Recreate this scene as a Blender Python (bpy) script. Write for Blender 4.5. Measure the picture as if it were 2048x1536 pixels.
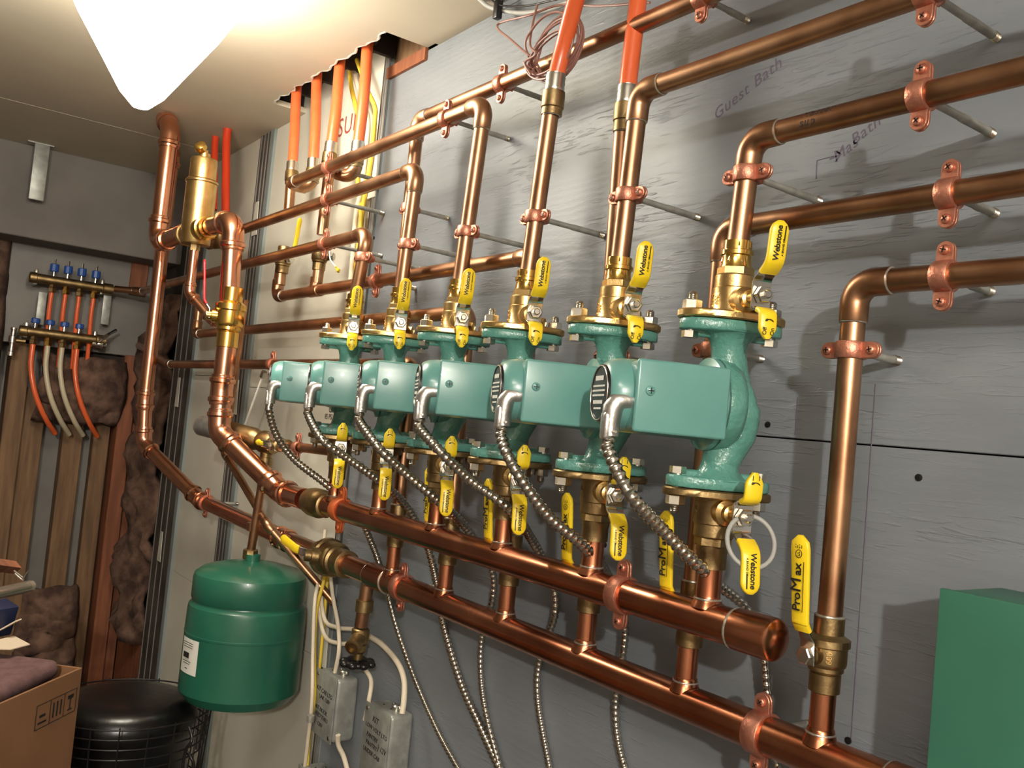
import bpy, bmesh, math, random
from math import sin, cos, pi, radians
from mathutils import Vector as V, Matrix as M
random.seed(7)
S = bpy.context.scene
COL = S.collection
for o in list(bpy.data.objects): bpy.data.objects.remove(o)

# ------------------------------------------------------------ camera, world, lights
CAM = dict(yaw=-0.94600861, pitch=0.04728656, roll=0.09619271, f=1821.843, c=V((1.388299, -0.694866, 0.041044)))
def cam_axes():
    a, b, c = CAM['yaw'], CAM['pitch'], CAM['roll']
    F = V((sin(a)*cos(b), cos(a)*cos(b), sin(b)))
    r = F.cross(V((0, 0, 1))).normalized(); u = r.cross(F)
    return r*cos(c)+u*sin(c), -r*sin(c)+u*cos(c), F
CR, CU, CF = cam_axes()
cd = bpy.data.cameras.new('camera'); cam = bpy.data.objects.new('camera', cd); COL.objects.link(cam)
mw = M((CR, CU, -CF)).transposed().to_4x4(); mw.translation = CAM['c']; cam.matrix_world = mw
cd.sensor_fit = 'HORIZONTAL'; cd.sensor_width = 36; cd.lens = CAM['f']/2048*36; cd.clip_start = .02
S.camera = cam
w = bpy.data.worlds.new('world'); S.world = w; w.use_nodes = True
w.node_tree.nodes['Background'].inputs[0].default_value = (.95, .85, .72, 1)
w.node_tree.nodes['Background'].inputs[1].default_value = .02
S.view_settings.view_transform = 'Standard'; S.view_settings.look = 'None'
S.view_settings.gamma = 1; S.view_settings.use_curve_mapping = False; S.view_settings.exposure = 0.0
LAMP_L = V((-.14, -.37, .60)); LAMP_R = V((2.72, -1.5, .66))
E_L, E_R, E_F = 4.6, 158.0, 14.0
def plight(name, p, e, col, r):
    d = bpy.data.lights.new(name, 'POINT'); d.energy = e; d.color = col; d.shadow_soft_size = r
    o = bpy.data.objects.new(name, d); o.location = p; COL.objects.link(o); return o
plight('lamp_light', LAMP_L+V((0, 0, -.16)), E_L, (1, .90, .75), .03)
plight('lamp_light', LAMP_R+V((0, 0, -.08)), E_R, (1, .95, .87), .032)
ad = bpy.data.lights.new('fill_light', 'AREA'); ad.energy = E_F; ad.size = .5; ad.color = (1, .9, .78)  # unseen fill light added to lift the ambient level, no fixture of the room
ao = bpy.data.objects.new('fill_light', ad); ao.location = (1.5, -1.15, .735); COL.objects.link(ao)

def U(px, py, y=None, x=None, z=None):
    """point of the place where the sight line of a photo pixel meets a plane of the room"""
    d = CR*((px-1024)/CAM['f']) - CU*((py-768)/CAM['f']) + CF; c = CAM['c']
    t = (y-c.y)/d.y if y is not None else (x-c.x)/d.x if x is not None else (z-c.z)/d.z
    return c+d*t
def DP(px, py, D):
    return CAM['c'] + (CR*((px-1024)/CAM['f']) - CU*((py-768)/CAM['f']) + CF)*D

# ------------------------------------------------------------ materials
def lin(c): return tuple(((v/255)/12.92 if v/255 <= .04045 else ((v/255+.055)/1.055)**2.4) for v in c)
def mat(name, c, rough=.5, metal=0, c2=None, scale=20, bump=0, bscale=60, stretch=(1, 1, 1), spec=.5, coat=0, rvar=0, detail=4):
    m = bpy.data.materials.new(name); m.use_nodes = True; nt = m.node_tree; b = nt.nodes['Principled BSDF']
    c = lin(c); b.inputs['Base Color'].default_value = (*c, 1)
    b.inputs['Roughness'].default_value = rough; b.inputs['Metallic'].default_value = metal
    b.inputs['Specular IOR Level'].default_value = spec; b.inputs['Coat Weight'].default_value = coat
    if c2 or bump or rvar:
        tc = nt.nodes.new('ShaderNodeTexCoord'); mp = nt.nodes.new('ShaderNodeMapping'); mp.inputs['Scale'].default_value = stretch
        nt.links.new(tc.outputs['Object'], mp.inputs[0])
    if c2 or rvar:
        n = nt.nodes.new('ShaderNodeTexNoise'); n.inputs['Scale'].default_value = scale; n.inputs['Detail'].default_value = detail
        nt.links.new(mp.outputs[0], n.inputs['Vector'])
        r = nt.nodes.new('ShaderNodeValToRGB'); r.color_ramp.elements[0].position = .36; r.color_ramp.elements[1].position = .66
        r.color_ramp.elements[0].color = (*(lin(c2) if c2 else c), 1); r.color_ramp.elements[1].color = (*c, 1)
        nt.links.new(n.outputs[0], r.inputs[0]); nt.links.new(r.outputs[0], b.inputs['Base Color'])
        if rvar:
            q = nt.nodes.new('ShaderNodeMapRange'); q.inputs[3].default_value = rough-rvar; q.inputs[4].default_value = rough+rvar
            nt.links.new(n.outputs[0], q.inputs[0]); nt.links.new(q.outputs[0], b.inputs['Roughness'])
    if bump:
        n = nt.nodes.new('ShaderNodeTexNoise'); n.inputs['Scale'].default_value = bscale; n.inputs['Detail'].default_value = 3
        nt.links.new(mp.outputs[0], n.inputs['Vector'])
        bp = nt.nodes.new('ShaderNodeBump'); bp.inputs['Strength'].default_value = bump; bp.inputs['Distance'].default_value = .002
        nt.links.new(n.outputs[0], bp.inputs['Height']); nt.links.new(bp.outputs[0], b.inputs['Normal'])
    return m
CU_OLD = mat('aged_copper', (188, 146, 112), .34, 1, (150, 108, 80), 14, rvar=.08)
CU_NEW = mat('bright_copper', (232, 172, 142), .2, 1, (214, 150, 118), 9, rvar=.06)
CU_HDR = mat('header_copper', (204, 136, 102), .25, 1, (174, 108, 78), 10, rvar=.06)
CU_CLMP = mat('plated_clamp_copper', (206, 142, 118), .42, .8, (180, 116, 94), 60, bump=.25, bscale=400)
CU_ORNG = mat('orange_painted_clamp', (190, 96, 50), .5, .3)
SOLDER = mat('solder', (200, 196, 186), .3, .8, (160, 156, 140), 150)
BRASS = mat('brass', (222, 190, 130), .3, 1, (204, 168, 108), 40, bump=.12, bscale=300)
BRASS_P = mat('polished_brass', (232, 190, 104), .17, 1, rvar=.04)
BRASS_D = mat('dull_brass', (166, 142, 100), .42, 1, (132, 110, 76), 40, bump=.15, bscale=250)
STEEL = mat('zinc_steel', (205, 202, 192), .25, 1, rvar=.08)
CHROME = mat('chrome', (225, 222, 215), .12, 1)
ROD = mat('threaded_rod_steel', (178, 176, 168), .4, .55, (150, 148, 140), 60)
ARMOR = mat('armored_steel', (196, 190, 178), .22, 1)
ALU = mat('cast_aluminium', (206, 204, 200), .34, .9, (176, 172, 166), 50, bump=.2, bscale=200)
GREEN = mat('teal_green_paint', (96, 146, 140), .3, 0, (90, 140, 134), 20, coat=.25)
GREEN_C = mat('teal_green_cast_paint', (88, 142, 130), .24, 0, (80, 132, 120), 60, bump=.55, bscale=260, coat=.4)
GTANK = mat('tank_green_paint', (34, 94, 74), .3, 0, (30, 86, 68), 14, coat=.3)
GBOX = mat('panel_green_paint', (56, 110, 90), .45, 0, (52, 103, 84), 10)
YEL = mat('yellow_vinyl', (232, 200, 34), .36, 0, coat=.1)
BLK = mat('black_ink', (26, 24, 24), .6)
BLKP = mat('black_plastic', (20, 18, 20), .35)
INKY = mat('faint_pencil', (92, 84, 100), .8)
WHT = mat('white_print', (215, 214, 205), .5)
PEX = mat('orange_pex', (226, 104, 58), .3, 0, (220, 96, 50), 30, coat=.15)
PEXR = mat('red_pex', (214, 66, 34), .32)
PEXW = mat('pale_pex', (190, 178, 150), .35)
REDH = mat('red_vinyl', (196, 26, 34), .35)
BLUE = mat('blue_knob_plastic', (38, 78, 150), .4)
WCAB = mat('white_cable', (214, 202, 180), .5)
YCAB = mat('yellow_cable', (222, 190, 60), .5)
BCAB = mat('brown_thermostat_wire', (140, 98, 88), .45)
GALV = mat('galvanised_box', (164, 166, 160), .42, .35, (140, 142, 136), 45)
DRYW = mat('drywall', (206, 202, 188), .85, 0, (196, 192, 178), 6, bump=.06, bscale=80)
CEIL = mat('ceiling_drywall', (196, 186, 166), .9, 0, (190, 180, 160), 5, bump=.08, bscale=40)
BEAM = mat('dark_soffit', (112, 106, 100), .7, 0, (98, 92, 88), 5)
STUDM = mat('dark_steel_stud', (92, 88, 82), .5, .3, (62, 58, 54), 10)
FLANG = mat('blue_grey_stud_flange', (134, 144, 144), .5, .2)
WOOD = mat('pine_lumber', (126, 96, 66), .7, 0, (96, 70, 46), 9, stretch=(6, 6, .6), bump=.2, bscale=60)
WOODR = mat('red_stained_lumber', (140, 84, 54), .7, 0, (112, 64, 40), 9, stretch=(6, 6, .6))
FIBR = mat('brown_fibreglass', (120, 92, 76), .95, 0, (66, 46, 38), 22, bump=1.0, bscale=90, detail=8)
GPAN = mat('grey_painted_board', (116, 112, 106), .5, 0, (104, 100, 96), 8)
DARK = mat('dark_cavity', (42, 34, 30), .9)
CARD = mat('cardboard', (138, 98, 66), .8, 0, (124, 86, 56), 6)
TOWL = mat('mauve_brown_cloth', (108, 80, 80), .95, 0, (92, 66, 66), 60, bump=.6, bscale=500)
NAVY = mat('navy_packaging', (22, 30, 62), .5)
PAPR = mat('white_paper', (206, 190, 168), .7)
CLEAR = mat('cloudy_plastic', (170, 160, 146), .15)
CLEAR.node_tree.nodes['Principled BSDF'].inputs['Transmission Weight'].default_value = .75
RUBB = mat('grey_gasket_rubber', (150, 150, 146), .5)
BAGM = mat('black_bag_plastic', (10, 9, 10), .3, 0, bump=.9, bscale=16)
CONC = mat('concrete', (90, 86, 80), .85, 0, (80, 76, 72), 5)
ROOMW = mat('painted_room_wall', (150, 142, 132), .8)
def lampmat():
    m = bpy.data.materials.new('lit_bulb'); m.use_nodes = True; b = m.node_tree.nodes['Principled BSDF']
    b.inputs['Emission Color'].default_value = (1, .93, .78, 1); b.inputs['Emission Strength'].default_value = 36
    return m
BULB = lampmat()
def plymat():
    """grey paint brushed on rough plywood: long raised grain with wrinkles and a few knots"""
    m = bpy.data.materials.new('grey_painted_plywood'); m.use_nodes = True; nt = m.node_tree; b = nt.nodes['Principled BSDF']
    N, L = nt.nodes.new, nt.links.new
    tc = N('ShaderNodeTexCoord')
    def noise(scale, st, det=3, dist=0):
        mp = N('ShaderNodeMapping'); mp.inputs['Scale'].default_value = st; L(tc.outputs['Object'], mp.inputs[0])
        n = N('ShaderNodeTexNoise'); n.inputs['Scale'].default_value = scale; n.inputs['Detail'].default_value = det
        n.inputs['Distortion'].default_value = dist; L(mp.outputs[0], n.inputs['Vector']); return n.outputs[0]
    base = N('ShaderNodeValToRGB'); base.color_ramp.elements[0].color = (*lin((108, 113, 119)), 1); base.color_ramp.elements[1].color = (*lin((123, 128, 133)), 1)
    base.color_ramp.elements[0].position = .3; base.color_ramp.elements[1].position = .7
    L(noise(4, (1, 1, 2.5)), base.inputs[0]); L(base.outputs[0], b.inputs['Base Color'])
    b.inputs['Roughness'].default_value = .45; b.inputs['Specular IOR Level'].default_value = .5
    g = noise(95, (.2, 1, 1.8), 4, 1.2); msk = noise(6, (.7, 1, 1.8), 2)
    r = N('ShaderNodeMapRange'); r.inputs[1].default_value = .56; r.inputs[2].default_value = .68; L(g, r.inputs[0])
    k = N('ShaderNodeMapRange'); k.inputs[1].default_value = .42; k.inputs[2].default_value = .66; L(msk, k.inputs[0])
    mu = N('ShaderNodeMath'); mu.operation = 'MULTIPLY'; L(r.outputs[0], mu.inputs[0]); L(k.outputs[0], mu.inputs[1])
    wv = N('ShaderNodeTexWave'); wv.wave_type = 'BANDS'; wv.bands_direction = 'Z'; wv.inputs['Scale'].default_value = 26
    wv.inputs['Distortion'].default_value = 9; wv.inputs['Detail'].default_value = 2; wv.inputs['Detail Scale'].default_value = .6
    mp = N('ShaderNodeMapping'); mp.inputs['Scale'].default_value = (.3, 1, 1); L(tc.outputs['Object'], mp.inputs[0]); L(mp.outputs[0], wv.inputs['Vector'])
    a1 = N('ShaderNodeMath'); a1.operation = 'MULTIPLY_ADD'; a1.inputs[1].default_value = .10; L(wv.outputs['Fac'], a1.inputs[0]); L(mu.outputs[0], a1.inputs[2])
    fine = N('ShaderNodeMath'); fine.operation = 'MULTIPLY_ADD'; fine.inputs[1].default_value = .25; L(noise(260, (.3, 1, 1)), fine.inputs[0]); L(a1.outputs[0], fine.inputs[2])
    bp = N('ShaderNodeBump'); bp.inputs['Strength'].default_value = .7; bp.inputs['Distance'].default_value = .0012
    L(fine.outputs[0], bp.inputs['Height']); L(bp.outputs[0], b.inputs['Normal'])
    return m
PLY = plymat()

# ------------------------------------------------------------ mesh helpers
def frame(o, d, up=None):
    """matrix with local z along d"""
    d = V(d).normalized(); up = V(up) if up is not None else (V((0, 0, 1)) if abs(d.z) < .9 else V((0, -1, 0)))
    x = up.cross(d)
    if x.length < 1e-6: x = V((1, 0, 0)).cross(d)
    x.normalize(); y = d.cross(x)
    m = M((x, y, d)).transposed().to_4x4(); m.translation = V(o); return m
class G:
    def __init__(s): s.b = bmesh.new()
    def rings(s, rings, closed=False, cap=True):
        vs = [[s.b.verts.new(p) for p in r] for r in rings]; n = len(vs[0])
        m = len(vs); rng = range(m if closed else m-1)
        for i in rng:
            a, c = vs[i], vs[(i+1) % m]
            for j in range(n):
                k = (j+1) % n
                s.b.faces.new((a[j], a[k], c[k], c[j]))
        if cap and not closed:
            s.b.faces.new(vs[0][::-1]); s.b.faces.new(vs[-1])
        return s
    def tube(s, pts, r, seg=20, cap=True, closed=False):
        pts = [V(p) for p in pts]; n = len(pts); rr = r if hasattr(r, '__len__') else [r]*n
        T = []
        for i in range(n):
            a = pts[(i-1) % n] if closed else pts[max(i-1, 0)]; b = pts[(i+1) % n] if closed else pts[min(i+1, n-1)]
            T.append((b-a).normalized())
        up = V((0, 0, 1)) if abs(T[0].z) < .9 else V((0, -1, 0))
        x = up.cross(T[0]).normalized(); R = []
        for i in range(n):
            x = (x-T[i]*x.dot(T[i])).normalized(); y = T[i].cross(x)
            R.append([pts[i]+(x*cos(2*pi*j/seg)+y*sin(2*pi*j/seg))*rr[i] for j in range(seg)])
        return s.rings(R, closed, cap)
    def lathe(s, prof, m=M(), seg=28, phase=0):
        return s.rings([[m @ V((r*cos(2*pi*j/seg+phase), r*sin(2*pi*j/seg+phase), t)) for j in range(seg)] for r, t in prof])
    def box(s, lo, hi, m=M(), bev=0, n=2):
        r = bmesh.ops.create_cube(s.b, size=1)['verts']; lo, hi = V(lo), V(hi)
        for v in r: v.co = V([(lo[i]+hi[i])/2+v.co[i]*(hi[i]-lo[i]) for i in range(3)])
        if bev:
            e = list({e for v in r for e in v.link_edges})
            q = bmesh.ops.bevel(s.b, geom=e, offset=bev, segments=n, affect='EDGES', profile=.5)
            r = list({v for f in q['faces'] for v in f.verts} | {v for v in r if v.is_valid})
        bmesh.ops.transform(s.b, matrix=m, verts=r); return s
    def prism(s, pts, h0, h1, m=M(), bev=0):
        """2D outline in local xy extruded along local z"""
        rings = []
        def off(d):
            if not d: return pts
            c = V((sum(p[0] for p in pts)/len(pts), sum(p[1] for p in pts)/len(pts)))
            return [tuple(c+(V(p)-c)*(1-d/max((V(p)-c).length, 1e-5))) for p in pts]
        lv = [(h0, bev), (h0+bev, 0), (h1-bev, 0), (h1, bev)] if bev else [(h0, 0), (h1, 0)]
        for h, d in lv: rings.append([m @ V((p[0], p[1], h)) for p in off(d)])
        return s.rings(rings)
    def torus(s, c, d, R, r, seg=28, sg=8):
        m = frame(c, d)
        return s.tube([m @ V((R*cos(2*pi*i/seg), R*sin(2*pi*i/seg), 0)) for i in range(seg)], r, sg, closed=True)
    def ball(s, c, r, sc=(1, 1, 1), u=16, v=10):
        q = bmesh.ops.create_uvsphere(s.b, u_segments=u, v_segments=v, radius=r)['verts']
        for p in q: p.co = V((p.co.x*sc[0], p.co.y*sc[1], p.co.z*sc[2]))+V(c)
        return s
    def ribbon(s, path, widths, th, wdir=V((0, 1, 0)), bev=.3):
        """flat strap following path; width along wdir, thickness th"""
        path = [V(p) for p in path]; R = []
        for i, p in enumerate(path):
            t = (path[min(i+1, len(path)-1)]-path[max(i-1, 0)]).normalized(); n = t.cross(wdir).normalized()
            w_ = widths[i]/2; h = th/2; c = h*bev
            sec = [(w_-c, -h), (w_, -h+c), (w_, h-c), (w_-c, h), (-w_+c, h), (-w_, h-c), (-w_, -h+c), (-w_+c, -h)]
            R.append([p+wdir*a+n*b for a, b in sec])
        return s.rings(R)
    def obj(s, name, m, parent=None, smooth=38):
        bmesh.ops.recalc_face_normals(s.b, faces=s.b.faces)
        me = bpy.data.meshes.new(name); s.b.to_mesh(me); s.b.free()
        me.materials.append(m)
        if smooth:
            me.polygons.foreach_set('use_smooth', [True]*len(me.polygons)); me.set_sharp_from_angle(angle=radians(smooth))
        o = bpy.data.objects.new(name, me); COL.objects.link(o)
        if parent is not None: o.parent = parent
        return o
def tag(o, label, cat, group=None):
    o['label'] = label; o['category'] = cat
    if group: o['group'] = group
    return o
def thing(name, label, cat, loc=(0, 0, 0), group=None, rz=0):
    o = bpy.data.objects.new(name, None); o.empty_display_size = .02; COL.objects.link(o); o.location = loc; o.rotation_euler.z = rz
    return tag(o, label, cat, group)
def struct(o): o['kind'] = 'structure'; return o
KIDS = {}
def copy_tree(o, parent=None):
    c = o.copy(); COL.objects.link(c)
    if parent is not None: c.parent = parent
    for ch in [q for q in ALLO(o)]: copy_tree(ch, c)
    return c
def ALLO(o): return [q for q in COL.objects if q.parent == o]
def catmull(P, n=8):
    P = [V(p) for p in P]; P = [P[0]*2-P[1]]+P+[P[-1]*2-P[-2]]; out = []
    for i in range(1, len(P)-2):
        for k in range(n):
            t = k/n; a, b, c, d = P[i-1:i+3]
            out.append(.5*((2*b)+(c-a)*t+(2*a-5*b+4*c-d)*t*t+(3*b-a-3*c+d)*t**3))
    out.append(P[-2]); return out
def resample(P, step):
    out = [P[0]]; acc = 0
    for a, b in zip(P, P[1:]):
        L = (b-a).length
        if L < 1e-9: continue
        d = step-acc
        while d <= L: out.append(a+(b-a)*(d/L)); d += step
        acc = (acc+L) % step
    return out
TXT = {}
def text(s, size, m, material, name, parent, shear=0, ext=.0002, space=1, align='CENTER', bold=0):
    """flat lettering as mesh; local x reading direction, local y up, local z out of the surface"""
    cu = bpy.data.curves.new(name, 'FONT'); cu.body = s; cu.size = size; cu.extrude = ext; cu.shear = shear; cu.space_character = space
    cu.align_x = align; cu.align_y = 'CENTER'; cu.resolution_u = 3; cu.offset = bold
    t = bpy.data.objects.new('t', cu); COL.objects.link(t); bpy.context.view_layer.update()
    me = bpy.data.meshes.new_from_object(t.evaluated_get(bpy.context.evaluated_depsgraph_get())); bpy.data.objects.remove(t); bpy.data.curves.remove(cu)
    me.name = name; me.materials.clear(); me.materials.append(material); me.transform(m)
    o = bpy.data.objects.new(name, me); COL.objects.link(o); o.parent = parent; return o
def fineprint(rows, m, material, parent, name='fine_print'):
    """print too small to read: rows of short dashes (y, height, half width)"""
    g = G(); rnd = random.Random(len(rows)*7+3)
    for y, h, w_ in rows:
        x = -w_
        while x < w_:
            l = min(rnd.uniform(.0012, .0034), w_-x); g.box((x, y-h/2, 0), (x+l, y+h/2, .0002), m); x += l+.0009
    return g.obj(name, material, parent, 0)
def basis(o, x, y):
    x = V(x).normalized(); z = x.cross(V(y)).normalized(); y = z.cross(x)
    m = M((x, y, z)).transposed().to_4x4(); m.translation = V(o); return m
def capsule(a, r, n=10):
    """outline of a stadium along x of half length a"""
    return [(a+r*cos(-pi/2+pi*i/n), r*sin(-pi/2+pi*i/n)) for i in range(n+1)]+[(-a+r*cos(pi/2+pi*i/n), r*sin(pi/2+pi*i/n)) for i in range(n+1)]

# ------------------------------------------------------------ pipe runs
def arc(p, u1, u2, R, n=10):
    """fillet of radius R at corner p between incoming dir u1 and outgoing dir u2"""
    th = u1.angle(u2); d = R*math.tan(th/2); a = p-u1*d; nrm = (u2-u1*u1.dot(u2)).normalized(); c = a+nrm*R
    return [c-nrm*R*cos(th*i/n)+u1*R*sin(th*i/n) for i in range(n+1)], d
def run(name, label, pts, r, mt=CU_OLD, style='solder', rings=True, group=None, ends=(0, 0), cat='pipe', fit=None):
    pts = [V(p) for p in pts]; root = thing(name, label, cat, pts[0], group); o0 = pts[0]; pts = [p-o0 for p in pts]
    fit = fit or mt; starts = [pts[0]]
    for i in range(1, len(pts)-1):
        u1 = (pts[i]-pts[i-1]).normalized(); u2 = (pts[i+1]-pts[i]).normalized(); R = r*1.75
        A, d = arc(pts[i], u1, u2, R); L = r*1.5; ro = r*1.1+.0006
        if style == 'press':
            path = [pts[i]-u1*(d+L), pts[i]-u1*(d+L-.002), pts[i]-u1*(d+L*.8), pts[i]-u1*(d+L*.72), pts[i]-u1*(d+L*.5), pts[i]-u1*(d+L*.4)]
            path2 = [pts[i]+u2*(d+L*.4), pts[i]+u2*(d+L*.5), pts[i]+u2*(d+L*.72), pts[i]+u2*(d+L*.8), pts[i]+u2*(d+L-.002), pts[i]+u2*(d+L)]
            ra = [ro, ro*1.03, ro*1.04, ro*1.16, ro*1.16, ro*1.02]
            g = G().tube(path+A+path2, ra+[ro]*len(A)+ra[::-1])
        else:
            path = [pts[i]-u1*(d+L), pts[i]-u1*(d+L*.96)]; path2 = [pts[i]+u2*(d+L*.96), pts[i]+u2*(d+L)]
            g = G().tube(path+A+path2, [ro*.97, ro]+[ro*1.02]*len(A)+[ro, ro*.97])
        e = g.obj('elbow', fit, root)
        if rings and style == 'solder':
            G().torus(path[0], u1, r*1.03, r*.1).obj('solder_ring', SOLDER, e); G().torus(path2[-1], u2, r*1.03, r*.1).obj('solder_ring', SOLDER, e)
        starts += [pts[i]-u1*d, pts[i]+u2*d]
    starts.append(pts[-1])
    for a, b in zip(starts[::2], starts[1::2]):
        n = max(2, int((b-a).length/.06)); G().tube([a+(b-a)*k/n for k in range(n+1)], r, 28).obj('tube', mt, root)
    return root
def coupling(root, p, d, r, L, mt=CU_OLD, press=False, name='coupling', rings=True):
    p = V(p)-root.location; d = V(d).normalized(); ro = r*1.1+.0006
    if press: prof = [(r, -L), (ro, -L+.001), (ro*1.03, -L*.82), (ro*1.15, -L*.74), (ro*1.15, -L*.6), (ro, -L*.5), (ro, L*.5), (ro*1.15, L*.6), (ro*1.15, L*.74), (ro*1.03, L*.82), (ro, L-.001), (r, L)]
    else: prof = [(r, -L), (ro, -L+.0008), (ro, L-.0008), (r, L)]
    c = G().lathe(prof, frame(p, d)).obj(name, mt, root)
    if rings and not press:
        for s in (-1, 1): G().torus(p+d*L*s, d, r*1.03, r*.1).obj('solder_ring', SOLDER, c)
    return c
def tee(root, p, d, b, r, mt=CU_OLD, rings=True, rb=None):
    p = V(p)-root.location; d = V(d).normalized(); b = V(b).normalized(); rb = rb or r; ro = r*1.1+.0006; L = r*2.2
    g = G().lathe([(r, -L), (ro, -L+.001), (ro, L-.001), (r, L)], frame(p, d))
    g.lathe([(rb*1.12, 0), (rb*1.12, r+rb*1.4), (rb, r+rb*1.45)], frame(p, b)); t = g.obj('tee', mt, root)
    if rings: G().torus(p+b*(r+rb*1.42), b, rb*1.03, rb*.1).obj('solder_ring', SOLDER, t)
    return t
def clamp(p, axis, out, r, label, rod=.105, mt=CU_CLMP, side=None, group='copper pipe clamps with steel standoff rods', wd=.0155):
    """split pipe clamp: front and rear half shells, two screws, standoff rod to the wall"""
    axis = V(axis).normalized(); out = V(out).normalized(); sd = axis.cross(out).normalized()
    m = M((sd, -out, axis)).transposed().to_4x4()      # local x ears, local -y out, local z pipe axis
    root = thing('pipe_clamp', label, 'clamp', p, group)
    t = .0026; ro = r+t; e = ro+.0085; h = wd/2
    def half(s):
        g = G(); n = 14; P = []
        for i in range(n+1):
            a = pi*i/n; P.append((ro*cos(a), ro*sin(a)*s+s*.0006))
        Q = [(r*.99*cos(pi*i/n), r*.99*sin(pi*i/n)*s+s*.0006) for i in range(n, -1, -1)]
        R = []
        for k, (hh, dd) in enumerate(((-h, .0006), (-h+.0008, 0), (h-.0008, 0), (h, .0006))):
            R.append([m @ V((x*(1-dd/ro), y*(1-dd/ro), hh)) for x, y in P+Q])
        g.rings(R)
        for q in (-1, 1):
            c0 = q*(ro+.001); out_ = [(c0-q*.002, -h), (c0-q*.002, h)]
            oc = [(q*e+q*h*.98*cos(-pi/2+pi*i/10), h*.98*sin(-pi/2+pi*i/10)) for i in range(11)]
            pl = oc+[(c0-q*.0015, h*.98), (c0-q*.0015, -h*.98)]
            mm = m @ M(((1, 0, 0, 0), (0, 0, 1, 0), (0, 1, 0, 0), (0, 0, 0, 1)))
            g.prism(pl, s*.0006 if s > 0 else -.0006-t, s*.0006+t if s > 0 else -.0006, mm, .0005)
        return g
    half(-1).obj('front_half', mt, root); half(1).obj('rear_half', mt, root)
    for q in (-1, 1):
        sm = m @ frame((q*e, -t-.0006, 0), (0, -1, 0)) @ M.Rotation(random.uniform(0, 1.5), 4, 'Z')
        sc = G().lathe([(.0044, 0), (.0044, .001), (.0038, .0022), (.0022, .003), (.0004, .0032)], sm, 18)
        so = sc.obj('screw', mt, root)
        g = G()
        g.box((-.0026, -.0005, .0026), (.0026, .0005, .0033), sm); g.box((-.0005, -.0026, .0026), (.0005, .0026, .0033), sm)
        g.obj('cross_slot', BLKP, so, 0)
    if rod:
        bm_ = m @ frame((0, ro-.0005, 0), (0, 1, 0))
        G().lathe([(.0065, 0), (.0065, .006), (.005, .007)], bm_, 6).obj('hub', mt, root, 20)
        L = rod-ro; prof = [(.0036, .004), (.0036, L*.45), (.0041, L*.47), (.0041, L-.006)]
        G().lathe(prof, bm_, 14).obj('rod', ROD, root)
        G().lathe([(.0036, L-.01)]+[(.0046 if k % 2 else .0037, L-.01+k*.0009) for k in range(10)]+[(.0036, L)], bm_, 14).obj('threaded_end', STEEL, root)
    return root

# ------------------------------------------------------------ levels of the place
WY = .12; CZ = .747; R34 = .0111
XS = [-.066, .097, .272, .437, .612, .784]
XT = [-.044, .108, .285, .447, .620, .790]
XR = [.09, .25, .405, .568, .729, .893]
ZH, ZL, YR = -.127, -.2265, .04
TILT = radians(24)

# ============================================================ SETTING
FZ = -1.32
fl = struct(G().box((-1.9, -2.3, FZ-.05), (3.2, .2, FZ)).obj('floor', CONC, smooth=0))
g = G()
def jag(x): return .035+.004*sin(x*61)+.003*sin(x*143+1)
hx0, hx1 = -.695, -.128
g.box((-1.25, .035, CZ), (hx0, .14, CZ+.0125)); g.box((hx1, .035, CZ), (.125, .14, CZ+.0125))
g.box((-1.25, -2.3, CZ), (.16, 0, CZ+.0125)); g.box((.16, -2.3, CZ), (3.2, .14, CZ+.0125)); g.box((-1.25, 0, CZ), (hx0, .035, CZ+.0125)); g.box((hx1, 0, CZ), (.16, .035, CZ+.0125))
n = 46; pl = [(hx0, 0)]+[(hx1, 0)]+[(hx1+(hx0-hx1)*i/n, jag(hx1+(hx0-hx1)*i/n)) for i in range(n+1)]
g.prism(pl, CZ, CZ+.0125)
ceil = struct(g.obj('ceiling', CEIL, smooth=0))
g = G(); g.tube([(hx1+(hx0-hx1)*i/n, jag(hx1+(hx0-hx1)*i/n)+.001*random.random(), CZ+.002) for i in range(n+1)], [.0022+.0014*random.random() for i in range(n+1)], 6)
g.obj('torn_paper_edge', WHT, ceil)
# soffit and cavity over the cut opening
c = G().box((-.75, -.03, CZ+.13), (-.05, .2, CZ+.15)).obj('cavity_board', WOOD, ceil, 0)
G().box((-.75, .125, CZ+.0), (-.1, .14, CZ+.13)).obj('cavity_back', WOOD, ceil, 0)
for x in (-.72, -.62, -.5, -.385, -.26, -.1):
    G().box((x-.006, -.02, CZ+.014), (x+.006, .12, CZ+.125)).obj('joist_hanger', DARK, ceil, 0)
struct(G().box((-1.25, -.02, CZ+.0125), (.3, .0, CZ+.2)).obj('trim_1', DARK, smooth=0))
tr = struct(G().box((-.268, .113, CZ-.03), (-.115, .1195, CZ-.006)).obj('trim_2', WOODR, smooth=0))
# dark lower ceiling beyond the drywall
bm = G().box((-2.0, -2.3, CZ-.0005), (-1.25, .14, .76)); beam = bm.obj('trim_3', CEIL, smooth=0); struct(beam)
dk = G().box((-1.86, -2.3, .468), (-1.69, .14, CZ), bev=.004).obj('trim_4', BEAM, smooth=0); struct(dk)
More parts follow.
